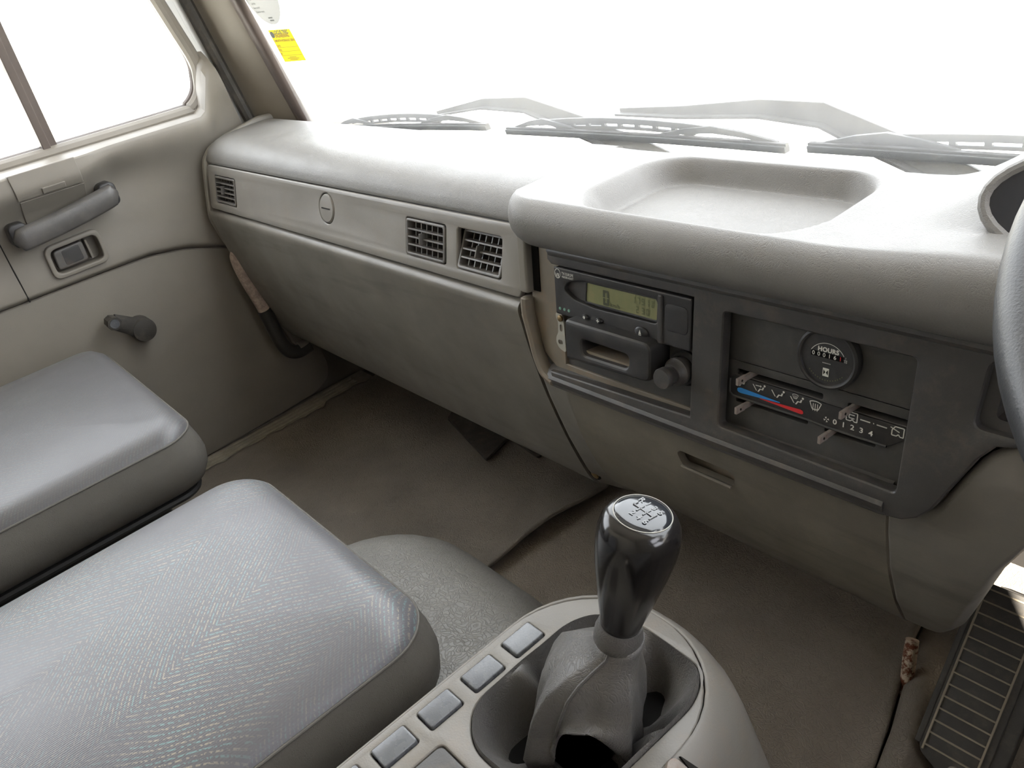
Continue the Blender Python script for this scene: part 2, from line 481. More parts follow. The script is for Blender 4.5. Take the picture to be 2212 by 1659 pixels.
# ================================================================== SETTING
def build_setting():
    # ground of the yard outside
    V = [(math.cos(a * PI / 16) * 120, math.sin(a * PI / 16) * 120, -1.85) for a in range(32)]
    o = obj('ground', V, [tuple(range(32))], M['concrete'], smooth=False); tag(o, kind='structure', label='sunlit pale concrete yard outside the cab')
    # floor pan with toe board
    prof = [(-.75, -.884), (.70, -.884), (.93, -.884)]
    rings = [[(x, y, z) for y, z in prof] + [(x, y + .01, z - .03) for y, z in reversed(prof)] for x in (-1.66, .44)]
    V, F = loft(rings, True, True, True)
    o = obj('floor', V, F, M['floor'], angle=50); tag(o, kind='structure', label='dirty brown cab floor pan under the vinyl mats')
    # roof, rear wall
    o = box('ceiling', -1.66, .44, -.78, .56, .56, .60, M['headliner'], bevel=.01); tag(o, kind='structure', label='pale cloth headliner over the cab')
    o = box('wall_back', -1.66, .44, -.80, -.76, -.884, .56, M['headliner'], bevel=.01); tag(o, kind='structure', label='pale rear wall of the cab')
    # left cab side behind door and below dash
    V, F = merge(box_vf(-1.68, -1.655, -.76, 1.0, -.884, -.245), box_vf(-1.68, -1.655, -.76, -.50, -.245, .58))
    o = obj('wall_left', V, F, M['doorlow'], bevel=.004); tag(o, kind='structure', label='grey inner cab side beyond the passenger door')
    # driver side: unseen wall, closed at the rear to hold the sun off the console
    V, F = merge(box_vf(.42, .46, -.78, .62, .34, .60), box_vf(.42, .46, -.78, .19, -.28, .34), box_vf(.42, .46, -.78, .92, -.884, -.28), box_vf(.42, .46, .60, .70, -.28, .34))
    o = obj('wall_right', V, F, M['doorlow'], bevel=.004); tag(o, kind='structure', label='unseen driver side cab wall with its opening shaped to limit the sun')
    # header above windscreen
    o = box('trim_2', -1.55, .44, .50, .60, .47, .58, M['pillar'], bevel=.02); tag(o, kind='structure', label='grey header rail above the windscreen')
    # firewall behind dash; unseen strips added in front stop a daylight leak
    o = obj('wall_front', *merge(box_vf(-1.66, .44, .89, .92, -.884, -.34), box_vf(-1.66, .44, .730, .90, -.350, -.340), box_vf(-1.66, .44, .730, .738, -.35, -.304)), M['gap'], bevel=.004); tag(o, kind='structure', label='dark bulkhead behind the dashboard')
build_setting()

def wsy(z): return .72 - .21 * (z + .267)      # windscreen plane
def build_windscreen():
    x0, x1 = -1.505, .40; z0, z1 = -.30, .48
    def q(dy): return [(x0, wsy(z0) + dy, z0), (x1, wsy(z0) + dy, z0), (x1, wsy(z1) + dy, z1), (x0, wsy(z1) + dy, z1)]
    V, F = loft([q(0), q(.006)], True, True, True)
    o = obj('window_1', V, F, M['screen'], smooth=False); tag(o, kind='structure', label='wide windscreen glass above the dashboard')
build_windscreen()

def build_pillar():
    # A-pillar: sections slanting back with height
    def sec(pts, z0=-.42, z1=.50, n=8):
        out = []
        for i in range(n + 1):
            z = lerp(z0, z1, i / n)
            out.append([(x, y - (z + .26) * lerp(.19, .255, max(0, min(1, (x + 1.60) / .10))), z) for x, y in pts])
        return out
    P = [(-1.612, .672), (-1.600, .677), (-1.575, .688), (-1.545, .702), (-1.526, .711), (-1.519, .716), (-1.519, .722), (-1.53, .735), (-1.56, .76), (-1.63, .76), (-1.64, .69)]
    V, F = loft(sec(P), True, True, True)
    t = thing('trim_1', (-1.57, .71, -.42), 'beige grey windscreen pillar trim beside the passenger door', None, kind='structure')
    obj('pillar_cover', V, F, M['pillar'], t, angle=40)
    P = [(-1.521, .7160), (-1.510, .7150), (-1.500, .7125), (-1.492, .7110), (-1.485, .7130), (-1.481, .7165), (-1.481, .728), (-1.53, .74)]
    V, F = loft(sec(P), True, True, True)
    obj('windscreen_seal', V, F, M['seal'], t, angle=60)
    V, F = loft(sec([(-1.614, .630), (-1.609, .668), (-1.645, .668), (-1.645, .630)]), True, True, True)
    obj('door_jamb', V, F, M['white'], t)
    path = [(-1.600, .661 - .19 * (z + .26), z) for z in [lerp(-.40, .5, i / 12) for i in range(13)]]
    o = tube('weather_strip', path, .0115, M['rubber'], t, n=10)
build_pillar()

# ================================================================== PASSENGER DOOR
def build_door():
    t = thing('door_1', (-1.62, .2, -.86), 'grey moulded passenger door with wind-down window and dark pull handle', None, kind='structure')
    # --- upper trim: bulged height field, lower edge follows the sweeping seam
    seam = [(-.5, -.421), (.294, -.421), (.381, -.422), (.452, -.434), (.528, -.461), (.62, -.50)]
    def bulge(y, z):
        a = interp([(-.5, .058), (.28, .058), (.335, .054), (.375, .040), (.42, .036), (.50, .036), (.56, .034), (.62, .018)], y)
        zc = interp([(-.5, -.230), (.30, -.230), (.37, -.218), (.62, -.216)], y)
        wd = interp([(-.5, .048), (.31, .046), (.37, .034), (.44, .045), (.56, .050), (.62, .04)], y)
        g = math.exp(-((z - zc) / wd) ** 2) if z < zc else 1
        return a * g
    def fn(i, j):
        y = lerp(-.5, .645, i); zl = interp(seam, y); zt = -.203
        if j < .82:
            s = j / .82; z = lerp(zl, zt - .006, s); x = -1.604 + bulge(y, z)
            if s < .05: x += .004 - .016 * (1 - s / .05) ** 2
            else: x += .004 * (1 - sstep(.05, .35, s))
        else:
            s = (j - .82) / .18; b = bulge(y, -.208)
            x = -1.604 + b - s * (b + .020); z = zt - .006 + .006 * math.sin(min(1, s * 2.2) * PI / 2)
        # climbs up the front post
        if y > .56:
            lift = sstep(.56, .605, y) * .11
            if j > .5: z += lift * (j - .5) / .5
        y = min(y, .644 - .19 * (z + .26))
        return (x, y, z)
    V, F = grid_vf(90, 80, fn)
    ut = obj('upper_trim', V, F, M['door'], t, angle=60, solid=.004)
    # seam between front and rear trim
    tube('trim_seam', [(-1.6006 + bulge(.16, z) - .004 * sstep(-.41, -.34, z), .161, z) for z in [lerp(-.420, -.31, i / 12) for i in range(13)]], .0013, M['gap'], t, n=6)
    # rear of the seam sits proud
    fx = Fr((-1.6, 0, 0), (0, 1, 0), (0, 0, 1))     # n = +x
    # --- lower card
    pts = [(-.5, -.868)] + [(.345, -.862), (.554, -.853), (.604, -.849), (.641, -.831), (.652, -.80), (.640, -.70), (.62, -.50)] + list(reversed(seam[:-1]))
    lp = [(y, z) for y, z in rpoly(pts, [0, .1, .04, .03, .03, .02, .05, .02] + [.03] * 4 + [0])]
    plate('lower_card', [lp], -.035, -.010, fx, M['doorlow'], t, bev=.005)
    # --- window frame: front post and sill, divider
    wl = [(.212, -.2), (.53, -.2), (.561, -.195), (.584, -.176), (.594, -.15), (.597, -.117), (.583, -.06), (.57, -.01), (.52, .18), (.46, .42), (.42, .45), (-.46, .45)]
    path = smooth_path([(-1.614, y, z) for y, z in wl], 5)
    tube('window_frame', path, .0125, M['door'], t, n=10)
    tube('window_channel', smooth_path([(-1.622, y - .006, z + .007) for y, z in wl], 5), .0075, M['seal'], t, n=8)
    # outer white painted frame seen past the post
    wp = [(.609, -.112), (.594, -.06), (.5855, -.01), (.545, .15), (.475, .42)]
    V, F = loft([[(-1.612, y - .011, z), (-1.612, y + .011, z), (-1.626, y + .011, z), (-1.626, y - .011, z)] for y, z in wp], True, True, True)
    obj('painted_frame', V, F, M['white'], t, bevel=.002)
    V, F = loft([[(-1.607, .290, z), (-1.607, .303, z), (-1.611, .303, z), (-1.611, .315, z), (-1.632, .315, z), (-1.632, .290, z)] for z in (-.21, .46)], True, True, True)
    obj('window_divider', V, F, M['seal'], t, bevel=.0015)
    # sill channel behind the trim
    box('window_sill', -1.65, -1.618, -.5, .60, -.245, -.200, M['seal'], t, bevel=.004)
    # panes
    lp = [(.306, -.215), (.565, -.215), (.60, -.15), (.602, -.115), (.572, -.01), (.465, .42), (.306, .44)]
    plate('window_pane', [lp], -.030, -.026, fx, M['glass'], t)
    plate('window_pane', [[(-.48, -.215), (.298, -.215), (.298, .44), (-.48, .44)]], -.030, -.026, fx, M['glass'], t)
    # --- ashtray in the bulge: curved body with flap
    def body(y0, y1, zs, off):
        R = []
        for y in [lerp(y0, y1, i / 6) for i in range(7)]:
            R.append([(-1.604 + bulge(.2, z) + off, y, z) for z in zs] + [(-1.604 + bulge(.2, z) - .012, y, z) for z in reversed(zs)])
        return loft(R, True, True, True)
    zs = [lerp(-.298, -.252, i / 8) for i in range(9)]
    a = obj('ashtray', *body(.212, .319, zs, .0025), M['door'], t, bevel=.0015)
    zs = [lerp(-.250, -.212, i / 8) for i in range(9)] + [-.206]
    V, F = body(.210, .317, zs, .0028)
    fl = obj('ashtray_flap', V, F, M['door'], t, bevel=.0015)
    zs = [lerp(-.249, -.238, i / 4) for i in range(5)]
    V, F = body(.25, .288, zs, .0055); obj('flap_lip', V, F, M['door'], fl, bevel=.003, seg=3)
    # --- pull handle
    h = thing_child('pull_handle', t, (-1.58, .27, -.32))
    rings = []
    for k_ in range(21):
        q_ = k_ / 20; y = lerp(.178, .364, q_); zc = lerp(-.3095, -.2845, q_) - .003 * math.sin(PI * q_)
        e = min(1, min(q_, 1 - q_) / .07); sh = math.sqrt(max(.02, 1 - (1 - e) ** 2)); hh = .0185 * sh + .001
        xo = -1.560 - .008 * (1 - sh); th_ = .0075
        rings.append([(xo + th_ * a_, y, zc + hh * b_) for a_, b_ in ((1, -.75), (1, .6), (.6, .9), (0, 1), (-1, .8), (-1, -.8), (0, -1), (.7, -.95))])
    V, F = loft(rings, True, True, True); obj('grip', V, F, M['grip'], h, angle=50)
    for y, z in ((.192, -.304), (.350, -.287)):
        lp = rrect(y - .015, y + .015, z - .019, z + .022, .010)
        plate('handle_foot', [lp], -.004, .036, fx, M['black'], h, bev=.004)
    # --- inner release: recessed dish with lever
    lp = rpoly([(.213, -.401), (.313, -.400), (.314, -.337), (.216, -.341)], .016, 5)
    li = rpoly([(.2215, -.393), (.3055, -.392), (.3065, -.346), (.2235, -.349)], .012, 5)
    s = plate('release_surround', [lp, li], -.006, .0065, fx, M['door'], t, bev=.0025)
    cut(ut, *plate_vf([li], -.02, .03, fx))
    obj('dish', *plate_vf([lp], -.034, -.024, fx), M['doorlow'], s)
    obj('dish_wall', *plate_vf([lp, li], -.026, -.004, fx), M['doorlow'], s, angle=28)
    lv = rpoly([(.228, -.388), (.281, -.387), (.282, -.351), (.230, -.354)], .006, 4)
    r = plate('release_lever', [lv], -.022, -.004, fx, M['vent'], t, bev=.003)
    li2 = rpoly([(.242, -.384), (.274, -.383), (.274, -.355), (.243, -.357)], .004, 3)
    plate('finger_cup', [li2], -.006, -.0034, fx, M['bezel'], r, bev=.001)
    box('finger_rib', -1.622, -1.605, .286, .290, -.388, -.352, M['doorlow'], r, bevel=.001)
    # --- winder crank
    c = thing_child('window_crank', t, (-1.6, .32, -.55))
    lathe('spindle', [(.023, 0), (.023, .030), (.021, .036), (.012, .038), (.0005, .0385)], (-1.611, .311, -.541), (1, 0, 0), M['rubber'], c)
    V, F = tube_vf([(-1.590, .312, -.541), (-1.583, .29, -.522), (-1.578, .266, -.502)], [.0195, .0155, .0135], 14, squash=(.5, 1.1))
    obj('arm', V, F, M['rubber'], c)
    k = lathe('winder_knob', [(.010, -.006), (.0125, 0), (.0120, .012), (.0135, .022), (.0125, .025), (.0005, .0255)], (-1.577, .263, -.499), (1, 0, 0), M['rubber'], c, n=8)
    lathe('knob_cap', [(.0085, 0), (.0085, .001), (.0005, .0012)], (-1.5515, .263, -.499), (1, 0, 0), M['blank'], k, n=20)
    return t

def thing_child(name, parent, loc):
    o = bpy.data.objects.new(name, None); COL.objects.link(o); o.parent = parent; o.empty_display_size = .03
    o.location = Vector((loc[0], loc[1], loc[2] + CZ)) - wloc(parent)
    return o
build_door()

def build_sill():
    t = thing('sill_strip', (-1.585, .4, -.87), 'ribbed grey brown kick strip along the passenger door sill', 'sill strip')
    box('base', -1.645, -1.555, -.45, .74, -.884, -.868, M['sill'], t, bevel=.003)
    for x in (-1.628, -1.614, -1.600, -1.586, -1.572):
        V, F = tube_vf([(x, -.44, -.868), (x, .70, -.868)], .004, 8); obj('rib', V, F, M['sill'], t)
build_sill()

# ================================================================== DASHBOARD
FB = Fr((0, .51, -.316), (1, 0, 0), (0, .156, 1))      # centre stack face
def bv(z): return (z + .316) * 1.0121
FF = Fr((0, .53, -.285), (1, 0, 0), (0, .2875, 1))     # passenger fascia
def fv(z): return (z + .285) * 1.0405
def bl(pts): return [(x, bv(z)) for x, z in pts]

dash = thing('dashboard', (-.7, .6, -.70), 'long grey moulded dashboard with padded top, vents and central tray', 'dashboard')

def build_dash_left():
    # padded top with rolled front edge
    prof = [(.690, -.262), (.6895, -.252), (.684, -.2465), (.66, -.2450), (.60, -.2475), (.575, -.2505), (.558, -.2560), (.546, -.2635), (.539, -.272), (.5355, -.280), (.5345, -.2855), (.538, -.289), (.56, -.291)]
    prof = [(p.y, p.z) for p in smooth_path([(0, y, z) for y, z in prof], 4)]
    sweepx('dash_pad', prof, -1.562, -.650, M['pad'], dash, xs=[-1.562, -1.5605, -1.3, -1.1, -.9, -.66, -.651], thick=.012, angle=50)
    # end trim by the door
    ep = [(.66, -.236), (.585, -.250), (.549, -.262), (.530, -.281), (.517, -.326), (.505, -.372), (.502, -.39), (.512, -.44), (.523, -.47), (.545, -.56), (.575, -.70), (.66, -.74), (.72, -.70), (.72, -.24)]
    fx = Fr((-1.578, 0, 0), (0, 1, 0), (0, 0, 1))
    plate('end_trim', [rpoly(ep, .012)], 0, .014, fx, M['trim'], dash, bev=.005)
    # fascia plate with openings
    outer = rrect(-1.553, -.660, fv(-.3645), fv(-.2875), .008)
    vents = [(-1.520, -1.430), (-.888, -.802), (-.779, -.696)]
    zt, zb = -.3035, -.3505
    loops = [outer] + [rrect(a, b, fv(zb), fv(zt), .004) for a, b in vents]
    kc = (-1.099, fv(-.3085)); kr = .0225
    loops.append([(kc[0] + kr * math.cos(a * PI / 16), kc[1] + kr * 1.0 * math.sin(a * PI / 16)) for a in range(32)])
    # the lock sits in the plate's own round opening
    kc = (-1.099, fv(-.3165)); loops[-1] = [(kc[0] + kr * math.cos(a * PI / 16), kc[1] + kr * math.sin(a * PI / 16)) for a in range(32)]
    plate('fascia_panel', loops, -.008, 0, FF, M['fascia'], dash, bev=.0025)
    V, F = fbox(FF, -1.55, -.662, fv(-.361), fv(-.292), -.040, -.024); obj('fascia_backing', V, F, M['duct'], dash)
    # glove compartment lock: round cap with a coin slot
    c = FF(kc[0], kc[1], -.006)
    k = lathe('lock_cap', [(.0215, 0), (.0213, .0045), (.0195, .0068), (.001, .0075)], c, FF.n, M['fascia'], dash, n=36)
    tag(k, label='round grey lock cap with a slot')
    V, F = fbox(FF, kc[0] - .012, kc[0] + .012, kc[1] - .0009, kc[1] + .0009, .0005, .0019); obj('coin_slot', V, F, M['gap'], k)
    # vents
    for i, (a, b) in enumerate(vents):
        tilt = .012 if i == 2 else 0
        va, vb = fv(zb), fv(zt)
        def fr2(u, v, n=0, tilt=tilt, va=va, vb=vb):
            return FF(u, v, n - tilt * (v - va) / (vb - va))
        class T:  # tilted frame: the third vent is pushed in at the top
            def __call__(s, u, v, n=0): return fr2(u, v, n)
        T_ = T()
        rim = .0045
        vt = plate('air_vent', [rrect(a + .001, b - .001, va + .001, vb - .001, .004), rrect(a + rim, b - rim, va + rim, vb - rim, .002)], -.022, .0012, T_, M['vent'], dash, bev=.0012)
        rows = 4 if i == 0 else 3
        for r in range(rows):
            v = lerp(va + rim, vb - rim, (r + 1) / (rows + 1))
            V, F = fbox(T_, a + rim - .001, b - rim + .001, v - .0011, v + .0011, -.010, .0004); obj('slat', V, F, M['vent'], vt, bevel=.0005)
        nf = 6
        for r in range(nf):
            u = lerp(a + rim, b - rim, (r + .7) / (nf + .4))
            V, F = fbox(T_, u - .0008, u + .0008, va + rim, vb - rim, -.022, -.0065); obj('fin', V, F, M['vent'], vt, bevel=0)
        V, F = fbox(T_, a + .42 * (b - a), a + .42 * (b - a) + .0022, lerp(va, vb, .36), lerp(va, vb, .66), -.006, .006); obj('tab', V, F, M['vent'], vt, bevel=.0015)
    # lower panel
    prof = [(.53, -.3675), (.512, -.3685), (.5045, -.3725), (.502, -.380), (.5035, -.395), (.509, -.44), (.520, -.50), (.5375, -.57), (.558, -.635), (.572, -.665), (.59, -.679), (.62, -.684), (.66, -.684)]
    prof = [(p.y, p.z) for p in smooth_path([(0, y, z) for y, z in prof], 4)]
    o = sweepx('lower_panel', prof, -1.557, -.6635, M['lower'], dash, xs=[-1.557, -1.555, -1.3, -1.1, -.9, -.672, -.6635], thick=.010, angle=50)
    # dark scuffs on it
build_dash_left()

def build_ledge():
    V, F = box_vf(-1.60, .42, .655, .728, -.306, -.298)
    obj('light_stop_ledge', V, F, M['gap'], dash)  # unseen shelf added to keep daylight out of the space behind the dash
build_ledge()

def hood_z(x, y):
    """height of the centre hood: flat top, sunken tray, rising to the instrument binnacle"""
    z = -.2375
    b = .115 * sstep(-.272, -.06, x)
    z += b * sstep(.53, .612, y)
    z -= .012 * sstep(.645, .690, y)
    z += .010 * sstep(-.30, -.15, x) * sstep(.475, .50, y)
    return z
TR = (-.560, -.307, .4955, .646)
def tray_d(x, y):
    x0, x1, y0, y1 = TR
    # signed distance inside a rounded rectangle whose right front corner is cut on a wide curve
    r = .048
    k = sstep(x0 + .06, x1, x)
    yf = y0 + .006 * sstep(-.34, -.30, x)
    qx = min(x - x0, x1 - x); qy = min((y - yf) * 1.0, y1 - y)
    if qx < r and qy < r: ins = r - math.hypot(r - qx, r - qy)
    else: ins = min(qx, qy)
    wall = lerp(.030, .014, sstep(.005, .06, x - x0))
    wall = lerp(.009, wall, sstep(.0, .035, y - yf))
    return -.024 * sstep(0, wall, ins)

def build_hood():
    xs = [-.6475, -.6472, -.6455, -.643, -.64] + [lerp(-.635, -.15, i / 160) for i in range(161)] + [lerp(-.14, .42, i / 28) for i in range(29)]
    top = [.684, .6835, .682, .678, .672, .665, .655] + [lerp(.650, .4945, i / 90) for i in range(91)]
    def col(x):
        e = max(0, min(1, (-.598 - x) / .0495))
        back = .040 * (1 - math.sqrt(max(0, 1 - e * e)))      # plan rounding of the front corner
        drop = .012 * (1 - math.sqrt(max(0, 1 - max(0, (-.633 - x) / .0145) ** 2))) if x < -.633 else 0
        P = []
        for y in top:
            k = (y - .4945) / (.712 - .4945)
            P.append((x, y + back * (1 - k), hood_z(x, y) + tray_d(x, y) - drop - (.022 if y == .684 else .010 * sstep(.670, .6838, y) ** 2)))
        z0 = hood_z(x, .4945) - drop
        # front roll
        zb = -.2895
        h = z0 - zb
        for a, b in ((.0015, .0008), (.0055, .003), (.0095, .007), (.0125, .012), (.0145, .018), (.0152, .025), (.0140, .033), (.0100, .041), (.004, .048), (-.002, .052)):
            P.append((x, .4945 - a * 1.05 + back, z0 - b / .052 * h))
        P.append((x, .512 + back, zb + .0015)); P.append((x, .55 + back, zb + .004))
        return P
    rings = [col(x) for x in xs]
    V, F = loft(rings, False)
    n = len(rings[0])
    F.append(tuple(range(n)))
    obj('centre_hood', V, F, M['pad'], dash, angle=70)
    # instrument lens and its ring on the binnacle slope
    c = Vector((-.070, .550, -.214)); ax = Vector((0, -.86, .51)).normalized(); uu = Vector((1, 0, 0)); vv = ax.cross(uu)
    fr = Fr(c, uu, vv if vv.z > 0 else -vv)
    def ell(a, b, n=48): return [(a * math.cos(2 * PI * i / n), b * math.sin(2 * PI * i / n)) for i in range(n)]
    ring = tube('gauge_ring', [fr(p[0], p[1], .004) for p in ell(.1350, .0465)], .0042, M['pad'], dash, n=10, closed=True)
    plate('gauge_lens', [ell(.132, .044)], -.004, .006, fr, M['gauge'], ring)
build_hood()

def build_stack():
    # dusty housing behind the bezel (the bezel's left end is missing)
    lp = bl([(-.640, -.292), (-.19, -.292), (-.19, -.37), (-.222, -.440), (-.600, -.440), (-.628, -.42), (-.645, -.37)])
    holes = [bl([(-.594, -.317), (-.42, -.317), (-.42, -.425), (-.594, -.425)]), bl([(-.392, -.315), (-.216, -.315), (-.216, -.432), (-.392, -.432)])]
    plate('stack_housing', [lp] + holes, -.016, -.007, FB, M['housing'], dash, bev=.002)
    # flange down the left side
    path = smooth_path([(-.645, .505, -.357), (-.6445, .502, -.375), (-.638, .499, -.405), (-.632, .496, -.425), (-.622, .493, -.440), (-.606, .492, -.448)], 6)
    tube('housing_flange', path, [.004] + [.0085] * (len(path) - 2) + [.006], M['housing'], dash, n=10, squash=(1.0, .8))
    # side tab and dark slot
    V, F = fbox(FB, -.652, -.6385, bv(-.352), bv(-.288), -.012, .004); obj('side_tab', V, F, M['trim'], dash, bevel=.003, seg=3)
    V, F = fbox(FB, -.6385, -.6285, bv(-.350), bv(-.2905), -.010, -.0055); obj('side_slot', V, F, M['void'], dash)
    # cavity behind
    V, F = fbox(FB, -.64, -.18, bv(-.45), bv(-.295), -.075, -.060); obj('cavity_backing', V, F, M['void'], dash)
    # --- charcoal bezel
    out = [(-.606, -.2965), (-.603, -.2935), (.20, -.2915), (.20, -.365), (-.150, -.3635), (-.164, -.3675), (-.174, -.381), (-.182, -.398), (-.198, -.432), (-.207, -.443), (-.218, -.4495), (-.236, -.4525),
           (-.606, -.4525), (-.610, -.434), (-.420, -.4275), (-.4185, -.3125), (-.600, -.3130), (-.606, -.3085)]
    hole = rpoly([(-.386, -.3185), (-.2235, -.3185), (-.2255, -.4285), (-.3875, -.4265)], .004)
    rec = rpoly([(-.176, -.307), (.03, -.307), (.03, -.353), (-.180, -.358)], .008)
    plate('centre_bezel', [bl(out), bl(hole), bl(rec)], -.010, .0035, FB, M['bezel'], dash, bev=.003)
    # top edge roll of the bezel
    path = [FB(x, bv(-.2985), .002) for x in (-.604, -.60, -.4, -.2, 0, .18)]
    tube('bezel_top_roll', path, [.003, .0055, .0055, .0055, .0055, .005], M['bezel'], dash, n=10)
    # bottom lip shelf
    prof = [(.505, -.430), (.494, -.4345), (.4875, -.4385), (.4850, -.442), (.4855, -.4475), (.489, -.4535), (.505, -.455)]
    sweepx('bezel_lip', prof, -.617, -.233, M['bezel'], dash, thick=.004, angle=40)
    # inner flanges of the recess beside the steering column, with two dark switches
    V, F = plate_vf([bl(rpoly([(-.178, -.305), (.03, -.305), (.03, -.356), (-.182, -.361)], .008)), bl(rpoly([(-.166, -.309), (.03, -.309), (.03, -.347), (-.170, -.350)], .006))], -.03, -.004, FB)
    obj('recess_wall', V, F, M['bezel'], dash, angle=30)
    V, F = fbox(FB, -.19, .04, bv(-.365), bv(-.30), -.036, -.030); obj('recess_floor', V, F, M['black'], dash)
    for i in range(2):
        z1 = -.309 - i * .0205
        V, F = fbox(FB, -.164, -.118, bv(z1 - .0180), bv(z1), -.030, -.014); obj('switch_blank', V, F, M['black'], dash, bevel=.0015)
    # --- lower centre panel with ashtray pull slot
    prof = [(.515, -.4545), (.5055, -.4555), (.5035, -.460), (.504, -.482), (.511, -.527), (.527, -.578), (.548, -.620), (.565, -.638), (.583, -.6475), (.60, -.650), (.64, -.650)]
    prof = [(p.y, p.z) for p in smooth_path([(0, y, z) for y, z in prof], 4)]
    o = sweepx('ashtray_panel', prof, -.602, -.238, M['lowdirty'], dash, xs=[-.602, -.6005, -.5, -.4, -.3, -.2395, -.238], thick=.009, angle=45)
    fs = Fr((-.4185, .507, -.497), (1, 0, 0), (0, .16, 1))
    lp = rpoly([(-.031, -.0085), (.031, -.0095), (.034, .004), (.028, .0085), (-.030, .0095), (-.035, .005)], .004)
    Vc, Fc = plate_vf([lp], -.03, .03, fs)
    cut(o, Vc, Fc)
    V, F = plate_vf([rpoly([(-.04, -.014), (.04, -.014), (.04, .014), (-.04, .014)], .003)], -.028, -.018, fs); obj('slot_cup', V, F, M['housing'], o)
    tube('slot_lip', [fs(-.030, -.0092, .0012), fs(.030, -.0102, .0012)], .0016, M['lowdirty'], o, n=8)
    def fnc(i, j):
        z = lerp(-.383, -.672, j)
        xl = -.6630; xr = interp([(-.672, -.6035), (-.455, -.6035), (-.440, -.612), (-.425, -.626), (-.405, -.633), (-.375, -.6405), (-.36, -.643)], z)
        yl = interp([(-.684, .61), (-.679, .59), (-.665, .572), (-.635, .558), (-.57, .5375), (-.50, .520), (-.44, .509), (-.395, .5035), (-.38, .502)], z)
        yr = interp([(-.684, .60), (-.665, .588), (-.635, .566), (-.606, .546), (-.535, .516), (-.482, .506), (-.45, .504), (-.42, .503), (-.38, .507)], z)
        return (lerp(xl, xr, i), lerp(yl, yr, i) + .004 * (1 - sstep(0, .12, i)) + .003 * sstep(.93, 1, i), z)
    V, F = grid_vf(14, 40, fnc); obj('corner_panel', V, F, M['lower'], dash, angle=60, solid=.008)
    # screw in the corner of the passenger panel, with its recess
    s = lathe('screw_recess', [(.011, 0), (.0105, .002), (.008, .0022)], (-.655, .568, -.645), (0, -.9, -.2), M['gap'], dash, n=20)
    lathe('screw', [(.0065, 0), (.006, .003), (.001, .004)], (-.653, .567, -.645), (0, -.9, -.2), M['brass'], s, n=14)
    # --- knee panel right of the seam, sweeping up under the steering column
    top = [(-.2355, -.4545), (-.22, -.452), (-.207, -.445), (-.197, -.433), (-.182, -.400), (-.170, -.378), (-.160, -.370), (-.14, -.366), (.2, -.366)]
    bot = [(-.2355, -.650), (-.222, -.649), (-.206, -.638), (-.192, -.612), (-.180, -.575), (-.168, -.535), (-.158, -.50), (-.14, -.46), (-.12, -.44), (.2, -.42)]
    pf = [(-.66, .598), (-.648, .583), (-.638, .565), (-.62, .548), (-.578, .527), (-.527, .511), (-.482, .504), (-.455, .5035), (-.40, .497), (-.36, .503)]
    def fn(i, j):
        x = lerp(-.2355, .0, i ** 1.25)
        zt, zb = interp(top, x), interp(bot, x); z = lerp(zt, zb, j)
        y = interp(pf, z) + .05 * max(0, (x + .20) / .2) ** 1.6
        e = max(0, (j - .86) / .14); y += .022 * e * e
        e2 = max(0, (.05 - j) / .05); y += .004 * e2
        return (x, y, z)
    V, F = grid_vf(46, 40, fn)
    obj('knee_panel', V, F, M['lower'], dash, angle=70, solid=.006)
build_stack()

